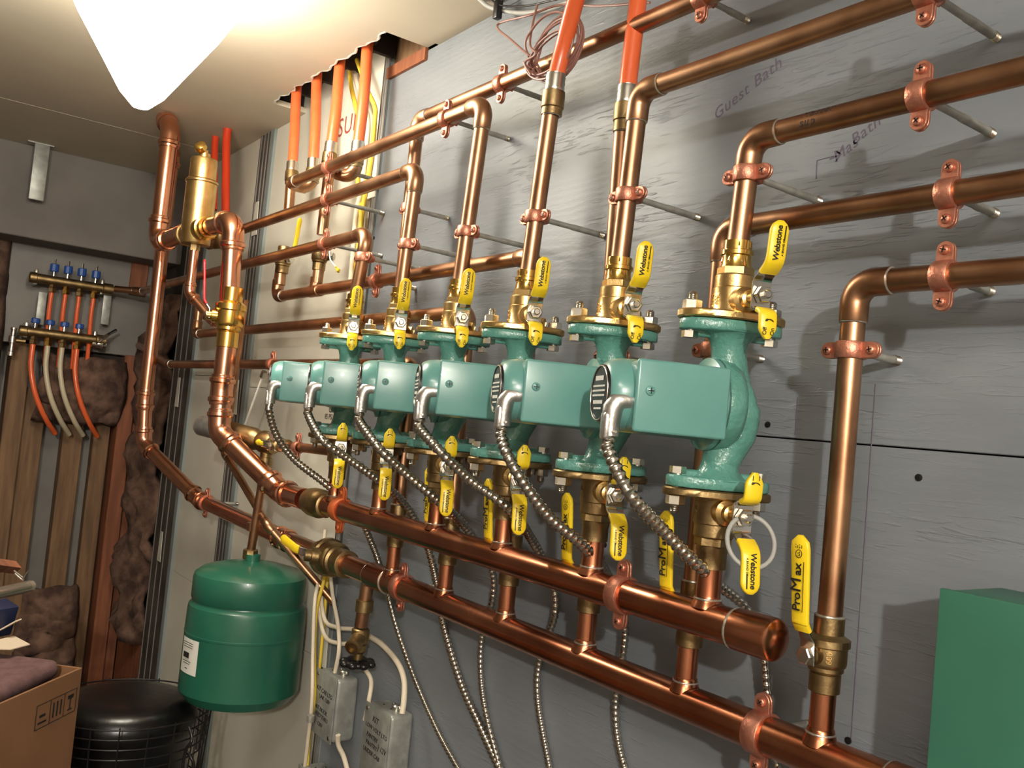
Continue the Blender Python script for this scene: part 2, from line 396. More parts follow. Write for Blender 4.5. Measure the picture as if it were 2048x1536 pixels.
# back wall (behind the pipes)
wb = struct(G().box((-1.9, WY+.02, FZ), (3.2, WY+.1, .95)).obj('wall_back', DARK, smooth=0))  # near-black colour puts the shade into the gap between plywood and ceiling
def part(lo, hi, m, name, parent=wb, bev=.0008): return G().box(lo, hi, bev=bev, n=1).obj(name, m, parent, 0)
SEAM = .0575
part((-.262, WY, SEAM+.0008), (3.1, WY+.018, .737), PLY, 'plywood_panel')
part((-.262, WY, FZ), (3.1, WY+.018, SEAM-.0008), PLY, 'plywood_panel')
part((-.05, WY+.0, .737), (3.1, WY+.018, .95), PLY, 'plywood_panel') if False else None
part((.1, WY, .738), (3.1, WY+.018, CZ+.1), PLY, 'plywood_strip')
part((-.878, WY+.001, .079), (-.29, WY+.014, .8), DRYW, 'drywall_panel')
part((-.878, WY+.001, -.46), (-.29, WY+.014, .078), DRYW, 'drywall_panel')
part((-.878, WY+.001, FZ), (-.29, WY+.014, -.461), DRYW, 'drywall_panel')
part((-1.345, WY+.001, .105), (-.985, WY+.014, .8), DRYW, 'drywall_panel')
part((-1.345, WY+.001, -.47), (-.985, WY+.014, .1035), DRYW, 'drywall_panel')
part((-1.345, WY+.001, FZ), (-.985, WY+.014, -.471), DRYW, 'drywall_panel')
def steel_stud(x0, x1, xf0, xf1, nm):
    s = part((x0, WY-.004, FZ), (x1, WY+.016, .8), STUDM, 'steel_stud', bev=.002)
    part((xf0, WY-.006, FZ), (xf1, WY+.01, .8), FLANG, 'stud_flange', s)
    xm = (x0+x1)/2
    for k in range(3): part((x0+.012+k*(x1-x0)/3.3, WY-.0065, FZ), (x0+.016+k*(x1-x0)/3.3, WY-.003, .8), GPAN, 'stud_rib', s)
    for z in (.52, .05, -.42, -.9):
        G().prism([(-.018, -.045), (.018, -.045), (.01, .045), (-.01, .045)], 0, .002, basis((xm, WY-.0062, z), (1, 0, 0), (0, 0, 1)), .0006).obj('web_opening', DRYW, s, 0)
    return s
steel_stud(-.985, -.905, -.905, -.878, 1)
steel_stud(-1.56, -1.372, -1.372, -1.345, 2)
steel_stud(-.29, -.268, -.268, -.262, 3)
# corner bay with loose fibreglass
def lump(name, boxlo, boxhi, parent, m=FIBR, n=(8, 3, 16), amp=.03, seed=1):
    rnd = random.Random(seed); g = G(); b = g.b
    bmesh.ops.create_grid(b, x_segments=n[0], y_segments=n[2], size=1)
    return g
def batt(parent, x0, x1, z0, z1, y, axis='y', amp=.03, seed=1, nx=14, nz=40, m=FIBR, name='insulation_batt'):
    rnd = random.Random(seed); from mathutils import noise as ns
    g = G(); vs = []
    for j in range(nz+1):
        row = []
        for i in range(nx+1):
            u = i/nx; v_ = j/nz; a = x0+(x1-x0)*u; z = z0+(z1-z0)*v_
            d = amp*(ns.noise(V((a*9+seed, z*9, seed)))+.5*ns.noise(V((a*25, z*25+seed, 3))))+amp*.7*math.sqrt(max(0, sin(pi*u)))+amp*.5*math.sqrt(max(0, sin(pi*v_)))
            row.append(g.b.verts.new((a, y-d, z) if axis == 'y' else (y+d, a, z)))
        vs.append(row)
    for j in range(nz):
        for i in range(nx): g.b.faces.new((vs[j][i], vs[j][i+1], vs[j+1][i+1], vs[j+1][i]))
    o = g.obj(name, m, parent, 80); sol = o.modifiers.new('s', 'SOLIDIFY'); sol.thickness = .02; return o
batt(wb, -1.84, -1.56, -.75, .36, WY+.01, amp=.05, seed=4)
part((-1.86, WY, FZ), (-1.56, WY+.018, -.75), WOODR, 'board')
# left wall: studs, board, insulation
XL = -1.84
wl = struct(G().box((XL-.12, -2.3, FZ), (XL-.09, .2, .95)).obj('wall_left', GPAN, smooth=0))
def lp(y0, y1, z0, z1, m, name, d0=0, d1=.09): return G().box((XL-d1, y0, z0), (XL-d0, y1, z1), bev=.002, n=1).obj(name, m, wl, 0)
lp(-.43, -.26, .12, .5, WOOD, 'manifold_board', .0, .02) if False else None
lp(-.335, .13, .155, .62, GPAN, 'manifold_board', .0, .02)
lp(-.30, -.245, FZ, .17, WOOD, 'wood_stud', .0); lp(-.245, -.18, FZ, .02, WOOD, 'wood_stud', .03)
lp(-.12, -.06, FZ, -.02, WOOD, 'wood_stud', .03); lp(-.025, .025, FZ, .12, WOOD, 'wood_stud', .045)
lp(.035, .082, FZ, .16, WOODR, 'wood_stud', .0); lp(.082, .12, FZ, .0, WOODR, 'wood_stud', .03)
lp(-.40, -.345, FZ, .6, WOOD, 'wood_stud', .0)
lp(.02, .075, .36, .55, WOODR, 'wood_stud', -.01, .03)
lp(-.09, .13, .1, .15, DARK, 'cavity_board', .02)
batt(wl, -.62, -.345, -.6, .55, XL-.03, 'x', .05, 9)
batt(wl, -.215, .03, -.07, .125, XL-.015, 'x', .055, 12, 18, 18)
batt(wl, -.62, -.36, -.95, -.3, XL-.02, 'x', .05, 15)
batt(wl, -.18, -.03, -1.0, -.62, XL-.05, 'x', .05, 16)
# rest of the room, behind the camera
struct(G().box((-1.9, -2.4, FZ), (3.2, -2.3, .95)).obj('wall_front', ROOMW, smooth=0))
struct(G().box((3.2, -2.4, FZ), (3.3, .2, .95)).obj('wall_right', ROOMW, smooth=0))

# pencil and printed writing on the wall
def wtext(s, px, py, size, ang=0, m=INKY, y=WY-.0003, name='handwriting', shear=.25, parent=wb, sp=1.1):
    p = U(px, py, y=y); return text(s, size, basis(p, (cos(ang), 0, sin(ang)), (-sin(ang), 0, cos(ang))), m, name, parent, shear, .00005, sp)
wtext('Guest Bath', 1492, 180, .021, .42)
wtext('Mas', 1690, 300, .018, .5); wtext('Bath', 1730, 262, .018, .5)
wtext('\u2192', 1668, 315, .02, .2)
wtext('85 PSI ROUTE', 668, 835, .016, 0, BLK, WY+.0005, 'printed_text', 0, sp=.95)
wtext('UTIL', 668, 818, .026, 0, BLK, WY+.0005, 'printed_text', 0, sp=.95)
wtext('SUP', 697, 250, .06, 0, mat('faded_red_print', (150, 70, 58), .8), WY+.0005, 'printed_text', 0)
g = G()
for a, b in (((1751, 768), (1702, 1480)), ((1595, 795), (1590, 870)), ((1634, 321), (1632, 358)), ((1634, 321), (1668, 312))):
    g.tube([U(*a, y=WY), U(*b, y=WY)], .0006, 5)
g.obj('pencil_line', INKY, wb)
def hole(px, py, r=.0035, y=WY): G().lathe([(r, 0), (r, .0012), (r*.6, .0016)], frame(U(px, py, y=y), (0, -1, 0)), 12).obj('screw_head', BLKP, wb)
for p in ((1536, 849), (748, 476), (1838, 955), (1210, 1090), (1697, 1481)): hole(*p)

# ============================================================ LAMPS
def lamp(p, label):
    r = thing('bulb_lamp', label, 'lamp', (p.x, p.y, CZ))
    G().lathe([(.001, 0), (.056, 0), (.056, -.012), (.04, -.026), (.022, -.03), (.02, -.04), (.001, -.04)]).obj('porcelain_base', WHT, r)
    G().lathe([(.001, -.035), (.013, -.036), (.015, -.05), (.026, -.075), (.031, -.095), (.029, -.115), (.018, -.13), (.001, -.134)]).obj('bulb', BULB, r)
    return r
r = thing('hanging_lamp', 'lamp with its glare built as a glowing cone under the ceiling, upper left', 'lamp', (LAMP_L.x, LAMP_L.y, CZ))
G().lathe([(.001, 0), (.05, 0), (.05, -.012), (.03, -.016), (.001, -.016)]).obj('ceiling_plate', WHT, r)
G().lathe([(.001, -.014), (.147, -.016), (.15, -.03), (.14, -.06), (.108, -.12), (.066, -.185), (.034, -.235), (.013, -.256), (.001, -.259)], seg=48).obj('glare_cone', BULB, r)  # glowing cone shaped after the blown-out glare around the bulb
lamp(V((LAMP_R.x, LAMP_R.y, 0)), 'bare ceiling bulb behind the camera')

# ============================================================ PUMPS
def ztop(): return .164
def make_pump():
    r = thing('circulator_pump', 'x', 'pump')
    fl_ = lambda z0, z1: G().prism(capsule(.034, .0185), z0, z1, basis((0, 0, 0), (0, 1, 0), (-1, 0, 0)), .0015)
    g = G()
    # flanges (long axis fore and aft), necks, volute and curved lower passage
    oval = [(.034*cos(t)*1+.021*cos(t), (.0285)*sin(t)) for t in [2*pi*i/40 for i in range(40)]]
    for s, zf in ((1, .164), (-1, 0)):
        m = basis((0, 0, zf), (0, 1, 0), (-1, 0, 0)) if s < 0 else basis((0, 0, zf), (0, 1, 0), (1, 0, 0))
        pts = capsule(.034, .0185, 8)
        pts = [(x, y if abs(x) > .034 else y) for x, y in pts]
        body = []
        for i in range(48):
            t = 2*pi*i/48; x = .053*cos(t); k = abs(x)
            y = .0285*math.sqrt(max(0, 1-(x/.06)**2)) if k < .04 else None
            yy = .0285*math.sqrt(max(0, 1-(x/.053)**2))*1.0+.004*(1-abs(sin(t)))*abs(sin(t))
            body.append((x, yy if sin(t) >= 0 else -yy))
        g.prism(body, 0, .011, m, .0012)
        d = -s
        for k in range(7):
            pass
        prof = [(.0295, .009), (.024, .0135), (.0195, .019), (.0172, .027), (.0165, .036), (.018, .05), (.02, .06)]
        g.lathe(prof, frame((0, 0, zf), (0, 0, -s)))
        for q in (-1, 1): g.box((-.0035, .012 if q > 0 else -.048, .005), (.0035, .048 if q > 0 else -.012, .017), frame((0, 0, zf), (0, 0, -s), (0, 1, 0)) @ M.Rotation(0, 4, 'Z'), .003)
    vz = .082
    g.lathe([(.001, -.012), (.030, -.011), (.040, -.006), (.0445, .001), (.0455, .008), (.0455, .016), (.043, .019), (.001, .02)], frame((0, 0, vz), (0, -1, 0)), 44)
    lo = catmull([(0, .0, .024), (.003, .008, .042), (.010, .014, .060), (.014, .013, .082), (.006, .008, .102)], 6)
    g.tube(lo, [.0175]*6+[.0175]*6+[.0165]*6+[.014]*7, 20)
    hi = catmull([(0, 0, .135), (-.002, .004, .12), (-.006, .012, .1)], 5); g.tube(hi, .017, 18)
    g.obj('casting', GREEN_C, r, 50)
    # bolts joining the two flanges
    for zf, s in ((.164, 1), (0, -1)):
        for q in (-1, 1):
            m = frame((0, q*.0425, zf), (0, 0, s))
            b = G(); b.lathe([(.0082, -.019), (.0082, -.0125), (.0045, -.0125), (.0045, -.012)], m, 6)
            b.lathe([(.0046, -.0125), (.0046, .018)]+[(.0048 if k % 2 else .0041, .018+k*.0009) for k in range(9)]+[(.003, .0265)], m, 14)
            b.lathe([(.0085, .0086), (.0095, .0095), (.0095, .0175), (.0085, .0185)], m, 6)
            b.obj('flange_bolt', STEEL, r, 25)
    # motor
    mo = G(); A = frame((0, -.012, vz), (0, -1, 0))
    mo.lathe([(.044, 0), (.0455, .002), (.0455, .009), (.0375, .012), (.036, .02), (.0355, .095), (.034, .105), (.0305, .1125), (.026, .1155), (.001, .1165)], A, 44)
    m_ = mo.obj('motor_housing', GREEN, r)
    for k in range(4):
        t = pi/4+k*pi/2; G().lathe([(.0058, .004), (.0058, .016), (.004, .0185), (.001, .019)], frame((.0395*cos(t), -.012, vz+.0395*sin(t)), (0, -1, 0)), 12).obj('body_screw', GREEN_C, r)
    np_ = G().lathe([(.0275, .1145), (.0275, .1168), (.001, .1174)], A, 40).obj('nameplate', BLKP, r)
    G().torus(V((0, -.012-.1172, vz)), (0, -1, 0), .0262, .0007, 36).obj('rim', STEEL, np_)
    tm = basis((0, -.012-.1178, vz), (1, 0, 0), (0, 0, 1))
    fineprint([(.014, .0045, .012), (.0065, .0018, .018), (.002, .0018, .019), (-.0025, .0018, .018), (-.009, .0035, .014), (-.015, .0018, .011)], tm, WHT, np_)
    # terminal box on the side
    bx = G().box((.006, -.107, vz-.033), (.0445, -.018, vz+.0325), bev=.0055, n=4).obj('terminal_box', GREEN, r, 60)
    G().box((.0405, -.1085, vz-.034), (.0462, -.0165, vz+.0335), bev=.0027, n=3).obj('cover', GREEN, bx, 60)
    sm = frame((.0462, -.095, vz+.0045), (1, 0, 0))
    sc = G().lathe([(.0048, 0), (.0044, .0016), (.002, .0028), (.0005, .003)], sm, 18).obj('cover_screw', GREEN, r)
    G().box((-.0028, -.0005, .0022), (.0028, .0005, .0031), sm).box((-.0005, -.0028, .0022), (.0005, .0028, .0031), sm).obj('cross_slot', BLKP, sc, 0)
    return r
def text_on_ribbon(s, size, mm, name, parent): return text(s, size, mm, BLK, name, parent, 0, .0001)

def lever(parent, z0, s, drain_first=False, name='lever'):
    """steel strap lever on a stem along local +x at height z0; long grip towards s, short drain grip the other way"""
    X0 = .058; ay = V((0, 1, 0))
    P = [(X0, 0, z0-s*.012), (X0, 0, z0+s*.012), (X0+.002, 0, z0+s*.016), (X0+.014, 0, z0+s*.023), (X0+.020, 0, z0+s*.028)]
    st = G().ribbon(P, [.019, .019, .018, .016, .014], .0022).obj('lever', CHROME, parent)
    Q = catmull([(X0+.0105, 0, z0+s*.0205), (X0+.018, 0, z0+s*.0255), (X0+.0225, 0, z0+s*.032), (X0+.0245, 0, z0+s*.048), (X0+.0268, 0, z0+s*.0655)], 6)
    n = len(Q); L = [(q-Q[0]).length for q in Q]; w = []
    for i in range(n):
        t = L[-1]-L[i]; rr = .0085; w.append(.0178 if t > rr else max(.005, 2*math.sqrt(max(0, rr*rr-(rr-t)**2))))
    gr = G().ribbon(Q, w, .0052, bev=.42).obj('grip', YEL, st, 60)
    d = V((.0043, 0, s*.0335)).normalized(); nm_ = V((1, 0, 0)); nm_ = (nm_-d*nm_.dot(d)).normalized()
    mm = basis(V((X0+.0247, 0, z0+s*.0475))+nm_*.0031, d, nm_.cross(d))
    text('Webstone', .0078, mm @ M.Translation((-.0025, .0012, 0)), BLK, 'lettering', st, .12, .0003, .95, bold=.00012)
    text('A BRAND OF', .0026, mm @ M.Translation((-.006, -.0046, 0)), BLK, 'lettering', st, .1, .0003)
    G().box((.0005, -.0052, -.0003), (.0135, -.0042, .0003), mm).obj('underline', BLK, st, 0)
    P = [(X0, 0, z0-s*.011), (X0+.004, 0, z0-s*.0135), (X0+.014, 0, z0-s*.0155)]
    dl = G().ribbon(P, [.019, .017, .014], .0022).obj('drain_lever', CHROME, parent)
    Q = catmull([(X0+.008, 0, z0-s*.0142), (X0+.0155, 0, z0-s*.0175), (X0+.0175, 0, z0-s*.024), (X0+.018, 0, z0-s*.042)], 6)
    n = len(Q); w = []
    for i in range(n):
        t = (Q[-1]-Q[i]).length; rr = .0085; w.append(.0168 if t > rr else .0045+.0123*(t/rr))
    G().ribbon(Q, w, .0052, bev=.42).obj('grip', YEL, dl, 60)
    b = V((X0+.018+.0031, 0, z0-s*.031)); m2 = basis(b, (0, 0, 1), V((1, 0, 0)).cross(V((0, 0, 1))))
    if s > 0:
        text('Off', .0054, m2 @ M.Translation((-.004, .0038, 0)), BLK, 'lettering', dl, ext=.0003); text('On', .0054, m2 @ M.Translation((-.004, -.0036, 0)), BLK, 'lettering', dl, ext=.0003)
    else:
        for q in (-1, 1): G().box((-.0022, q*.003-.0003, 0), (.0022, q*.003+.0003, .0003), m2 @ M.Translation((.006, 0, 0))).obj('mark', BLK, dl, 0)
    G().tube([m2 @ V(((.004+.003*cos(t)) if s > 0 else (-.001+.003*cos(t)), .0042*sin(t), .0002)) for t in [(-1.2+2.4*i/8) for i in range(9)]], [.00045]*6+[.0012, .0009, .0002], 6).obj('mark', BLK, dl)
    # stem and nut
    G().lathe([(.0125, .012), (.0125, .028), (.0085, .031), (.0085, .038), (.0055, .039), (.0055, .059)], frame((0, 0, z0), (1, 0, 0))).obj('stem', BRASS, parent)
    nn = G().lathe([(.0078, 0), (.0085, .001), (.0085, .007), (.0072, .0085)], frame((X0+.0015, 0, z0), (1, 0, 0)), 6); nn.lathe([(.0042, .006), (.0042, .0125), (.003, .0135)], frame((X0+.0015, 0, z0), (1, 0, 0)), 14)
    nn.obj('stem_nut', CHROME, parent, 25)

def make_valve(upper):
    s = 1 if upper else -1
    r = thing('flange_ball_valve', 'x', 'valve')
    B = BRASS if upper else BRASS_D
    m = frame((0, 0, 0), (0, 0, s))
    body = []
    for i in range(48):
        t = 2*pi*i/48; x = .0555*cos(t); y = .0305*math.sqrt(max(0, 1-(x/.0555)**2))+.004*(1-abs(sin(t)))*abs(sin(t)); body.append((x, y if sin(t) >= 0 else -y))
    G().prism(body, .0008, .0088, m @ M.Rotation(pi/2, 4, 'Z'), .0014).obj('flange', B, r, 40)
    G().lathe([(.0225, .008), (.0205, .011), (.0205, .0335), (.0195, .0345), (.0195, .046), (.0183, .0475), (.0165, .0475)], m, 36).obj('body', B, r, 35)
    G().lathe([(.0165, .045), (.0182, .0465), (.0182, .0545), (.0165, .056), (.0155, .056)], m, 6).obj('hex_collar', B, r, 20)
    if upper:
        G().lathe([(.0158, .054), (.0148, .058), (.0142, .064), (.0142, .0665), (.0162, .0675), (.0162, .0715), (.0142, .0725), (.0142, .0815), (.0128, .082), (.011, .082)], m, 30).obj('press_collar', BRASS_P, r, 40)
        G().lathe([(.0150, .0565), (.0146, .0585), (.0152, .061), (.0146, .0635), (.0140, .066)], m, 7, .4).obj('crimp', BRASS_P, r, 12)
        G().lathe([(.0138, .0735), (.0146, .076), (.0143, .0805), (.012, .082)], m, 7, .1).obj('crimp', BRASS_P, r, 12)
    else:
        G().lathe([(.0155, .05), (.0155, .06), (.0148, .0612), (.0148, .077), (.0118, .0775), (.011, .0775)], m, 30).obj('solder_cup', B, r, 40)
    zz = s*.0205
    for k, t_ in enumerate(('LR', 'WOG', '600') if upper else ('3/4',)):
        a = -2.0+k*.33 if upper else -1.55; R_ = .0206
        p = V((R_*cos(a), R_*sin(a), zz)); nrm = V((cos(a), sin(a), 0)); y_ = V((0, 0, 1)).cross(nrm)
        text(t_, .0062, basis(p, (0, 0, 1), -y_) if basis(p, (0, 0, 1), -y_).col[2].xyz.dot(nrm) > 0 else basis(p, (0, 0, 1), y_), B, 'cast_mark', r, ext=.0005)
    lever(r, zz, s)
    # small drain boss by the flange
    G().lathe([(.0062, 0), (.0062, .014), (.0045, .0145)], frame((.013, .012, s*.0145), (.6, .8, 0)), 6).obj('drain_boss', B, r, 20)
    return r
pump0 = make_pump(); up0 = make_valve(True); lo0 = make_valve(False)
ordw = ['farthest (leftmost)', 'second from the left', 'third from the left', 'fourth from the left', 'fifth from the left, second nearest', 'nearest (rightmost)']
for i in range(6):
    for proto, nm, z in ((pump0, 'p', 0), (up0, 'u', .164), (lo0, 'l', 0)):
        o = proto if i == 0 else copy_tree(proto)
        o.location = (XS[i], 0, z); o.rotation_euler = (0, 0, -TILT)
        if nm == 'p': tag(o, 'teal green circulator pump, %s of the row of six' % ordw[i], 'pump', 'teal circulator pumps in a row')
        if nm == 'u': tag(o, 'brass flange valve with upright yellow grip on top of the %s pump' % ordw[i].split(' (')[0].split(',')[0], 'valve', 'brass valves above the pumps')
        if nm == 'l': tag(o, 'brass flange valve with hanging yellow grip under the %s pump' % ordw[i].split(' (')[0].split(',')[0], 'valve', 'brass valves below the pumps')
# grey rubber ring hung on the nearest lower valve
q = M.Rotation(-TILT, 4, 'Z')
c_ = V((XS[5], 0, 0))+q @ V((.071, .004, -.041))
mm = frame(c_, q @ V((.75, -.15, .35)))
ring = [mm @ V((.0215*cos(t), .0245*sin(t), 0)) for t in [2*pi*i/40 for i in range(40)]]
tag(G().tube(ring, .0021, 10, closed=True).obj('rubber_ring', RUBB), 'grey rubber ring hanging on the lever under the nearest pump', 'ring')

# ============================================================ SUPPLY PIPES ABOVE PUMPS
ZV = .243
pn = 'copper supply pipe rising from the '
s6 = run('copper_pipe', pn+'nearest pump and turning right, marked Master sup', [(XS[5], 0, ZV), (XT[5], 0, .349), (1.32, 0, .349)], R34)
s5 = run('copper_pipe', pn+'fifth pump and turning right, topmost at right edge', [(XS[4], 0, ZV), (XT[4], 0, .439), (1.32, 0, .439)], R34)
s4 = run('copper_pipe', 'short straight copper riser from the fourth pump up to an orange tube', [(XS[3], 0, ZV), (.453, 0, .462)], R34)
s3 = run('copper_pipe', pn+'third pump and running left to a hooked end', [(XS[2], 0, ZV), (.292, 0, .503), (-.436, 0, .503), (-.436, .045, .503), (-.425, .045, .535)], R34)
tee(s3, (-.26, 0, .503), (1, 0, 0), (0, 1, 0), R34)
G().tube([V((-.26, .02, .503))-s3.location, V((-.26, .045, .5))-s3.location], R34).obj('tube', CU_OLD, s3)
s2 = run('copper_pipe', pn+'second pump and running left behind the big elbow', [(XS[1], 0, ZV), (.110, 0, .438), (-.96, 0, .438), (-.96, .03, .438), (-.96, .03, .5)], R34)
s1 = run('copper_pipe', pn+'farthest pump and running left to the upper manifold', [(XS[0], 0, ZV), (-.044, 0, .352), (-1.3, 0, .352), (-1.70, .03, .362), (-1.75, -.04, .362)], R34)
def mark(s, p, size, parent): text(s, size, basis(V(p)-parent.location, (1, 0, 0), (0, 0, 1)), BLK, 'handwriting', parent, .3, .0001, 1.15)
def wrapmark(s, x0, z, r, size, parent, y=0, th=.9):
    """handwriting wrapped round a pipe running along x"""
    o = text(s, size, M(), BLK, 'handwriting', parent, .3, .0001, 1.15)
    for v in o.data.vertices:
        t = th+v.co.y/r; rr = r+.0001+v.co.z; v.co = V((x0+v.co.x, y-cos(t)*rr, z+sin(t)*rr))-parent.location
    return o
wrapmark('Master', .872, .349, R34, .011, s6, th=.62); wrapmark('sup', .862, .349, R34, .011, s6, th=-.15)
wrapmark('~ ~~ ~', -.17, .503, R34, .012, s3, th=.8)
# ------ return pipes (row behind)
rt = 'copper return pipe '
r6 = run('copper_pipe', rt+'at far right, elbow then long vertical drop down to the lower header', [(1.32, YR, .203), (XR[5], YR, .203), (XR[5], YR, -.105)], R34)
r5 = run('copper_pipe', rt+'passing behind the nearest pump with its elbow', [(1.32, YR, .274), (XR[4], YR, .274), (XR[4], YR, -.105)], R34)
r4 = run('copper_pipe', rt+'straight down behind the fifth pump from an orange tube', [(.551, YR, .425), (XR[3], YR, -.105)], R34)
r3 = run('copper_pipe', rt+'running left behind the risers to two orange tubes', [(XR[2], YR, -.105), (XR[2]-.012, YR, .277), (-.545, YR, .277), (-.54, YR, .352)], R34)
tee(r3, (-.337, YR, .277), (1, 0, 0), (0, 0, 1), R34)
r2 = run('copper_pipe', rt+'running far left at flange height behind the pumps', [(XR[1], YR, -.105), (XR[1]-.01, YR, .207), (-1.10, YR, .209), (-1.10, YR, .28)], R34)
r1 = run('copper_pipe', rt+'lowest of the long ones, entering left behind the farthest pump', [(XR[0], YR, -.105), (XR[0], YR, .127), (-1.32, YR, .127), (-1.74, .05, .19)], R34)
rtop = run('copper_pipe', 'long copper pipe climbing to the ceiling corner behind the orange tubes', [(.022, YR, .218), (.022, YR, .549), (1.32, YR, .549)], R34)
# press caps where orange tube meets brass and copper
def pex(label, pts, r=.0112, m=PEX, fit=True, col=None, group='orange flexible tubes', cup=.028, ring=None, mark_=None):
    pts = [V(p) for p in pts]; root = thing('flexible_tube', label, 'tube', pts[-1], group); o = pts[-1]; P = catmull([p-o for p in pts], 8)
    G().tube(P, r, 22).obj('tube', m, root)
    d = (P[-1]-P[-2]).normalized()
    if fit:
        F = frame((0, 0, 0), d); rr = r*1.13
        cr = G().lathe([(rr, -.024)]+[(rr*(1.05 if k % 2 else .99), -.023+k*.0036) for k in range(6)]+[(rr, -.002), (r, -.002)], F).obj('crimp_sleeve', STEEL, root)
        G().lathe([(r*.95, -.003), (r*1.3, -.001), (r*1.33, .004), (r*1.33, .020), (r*1.22, .0215), (r*1.22, cup), (r, cup+.0004)], F).obj('adapter', BRASS_D, root)
        G().torus(d*cup, d, r*1.02, r*.1).obj('solder_ring', SOLDER, root)
    if ring is not None:
        t = P[ring]; G().lathe([(r*1.0, -.003), (r*1.75, -.002), (r*1.75, .002), (r*1.0, .003)], frame(t, P[ring+1]-t)).obj('grommet', DARK, root)
    return root
Y4 = YR
pex('orange tube, leftmost of four below the ceiling cut-out', [U(598, 110, y=.055), U(592, 200, y=.05), U(589, 270, y=.045), U(584, 345, y=Y4)], ring=4)
pex('orange tube, second of four below the ceiling cut-out', [U(637, 90, y=.055), U(633, 172, y=.052), U(631, 250, y=.048), U(626, 340, y=.045)], ring=4)
pex('orange tube, third of four below the ceiling cut-out', [U(684, 70, y=.055), U(678, 148, y=.05), U(672, 220, y=.045), U(660, 308, y=Y4)], ring=4)
pex('orange tube, rightmost of four below the ceiling cut-out', [U(738, 45, y=.055), U(733, 118, y=.054), U(727, 200, y=.052), U(714, 308, y=.048)], ring=4)
G().tube([(0, 0, 0)], .01, 8) if False else None
run('pipe_elbow', 'short brass elbow under the rightmost of the four orange tubes', [U(713, 318, y=.048), U(710, 350, y=.048)+V((0, 0, -.006)), V((-.252, .03, .499))], R34, cat='fitting')
pex('long orange tube curving down to the fourth riser', [V((.60, -.03, CZ)), U(1178, -70, y=-.015), U(1152, 0, y=-.01), U(1128, 90, y=0), U(1112, 155, y=0), V((.4555, 0, .478))], cup=.03)
pex('long orange tube running straight down behind the fifth riser', [V((.575, YR, CZ)), U(1286, -100, y=YR), U(1276, 0, y=YR), U(1264, 100, y=YR), U(1257, 160, y=YR), V((.553, YR, .45))], cup=.034)
for px, py, py2, r_ in ((430, 286, 420, .009), (453, 282, 425, .0105)):
    a = U(px, py, y=.03); b = U(px-2, py2, y=.03)
    pex('red-orange tube dropping from the ceiling behind the gold air separator%s' % (', partly hidden' if px == 430 else ', beside the tall elbow'), [a+V((0, 0, .06)), a, (a+b)/2, b], r_, PEXR, False, ring=None)
# valves on the two left return drops
def drop(px0, py0, px1, py1, label, y=YR):
    a = U(px0, py0, y=y); b = U(px1, py1, y=y); return run('copper_pipe', label, [a, b], R34)
drop(583, 350, 577, 428, 'short copper drop under the leftmost orange tube, above its valve')
drop(661, 318, 644, 470, 'short copper drop under the third orange tube, above its valve')

# ------ ball valves
def small_valve(label, p, axis, stemd, r=.0165, L=.034, m=BRASS_D, grip=None, gd=None, gl=.07, gw=.013, gcol=YEL, name='ball_valve', group=None):
    root = thing(name, label, 'valve', p, group); A = frame((0, 0, 0), axis)
    G().lathe([(r*.74, -L), (r*.84, -L+.001), (r*.84, -L*.5), (r*.78, -L*.48), (r*.95, -L*.42), (r*.95, -L*.32), (r*1.04, -L*.28), (r*1.08, -L*.2), (r*1.08, L*.2), (r*1.2, L*.24), (r*1.2, L*.42), (r*.9, L*.5), (r*.82, L*.54), (r*.82, L-.001), (r*.74, L)], A).obj('body', m, root, 35)
    st = V(stemd).normalized()
    G().lathe([(r*.55, r*.7), (r*.55, r*1.35), (r*.38, r*1.4), (r*.38, r*1.75)], frame((0, 0, 0), st)).obj('stem', m, root)
    q = st*(r*1.55); gd = V(gd).normalized(); wd = gd.cross(st).normalized()
    P = [q-gd*.008, q+gd*.012, q+gd*.018+st*.004, q+gd*.026+st*.009]
    lv = G().ribbon(P, [.016, .016, .013, .012], .002, wd).obj('lever', STEEL, root)
    Q = catmull([q+gd*.022+st*.0065, q+gd*.028+st*.010, q+gd*(.034)+st*.0112, q+gd*(.03+gl*.6)+st*.013, q+gd*(.03+gl)+st*.015], 5)
    n = len(Q); w = []
    for i in range(n):
        t = (Q[-1]-Q[i]).length; rr = gw*.55; w.append(gw*(.86+.14*(1-t/gl)) if t > rr else max(.004, gw*math.sqrt(max(0, 1-((rr-t)/rr)**2))))
    G().ribbon(Q, w, .0045, wd, .4).obj('grip', gcol, lv, 60)
    G().lathe([(.0075, 0), (.0082, .001), (.0082, .006), (.007, .007)], frame(q, st), 6).obj('stem_nut', STEEL, root, 25)
    return root, lv, q, gd, st, wd
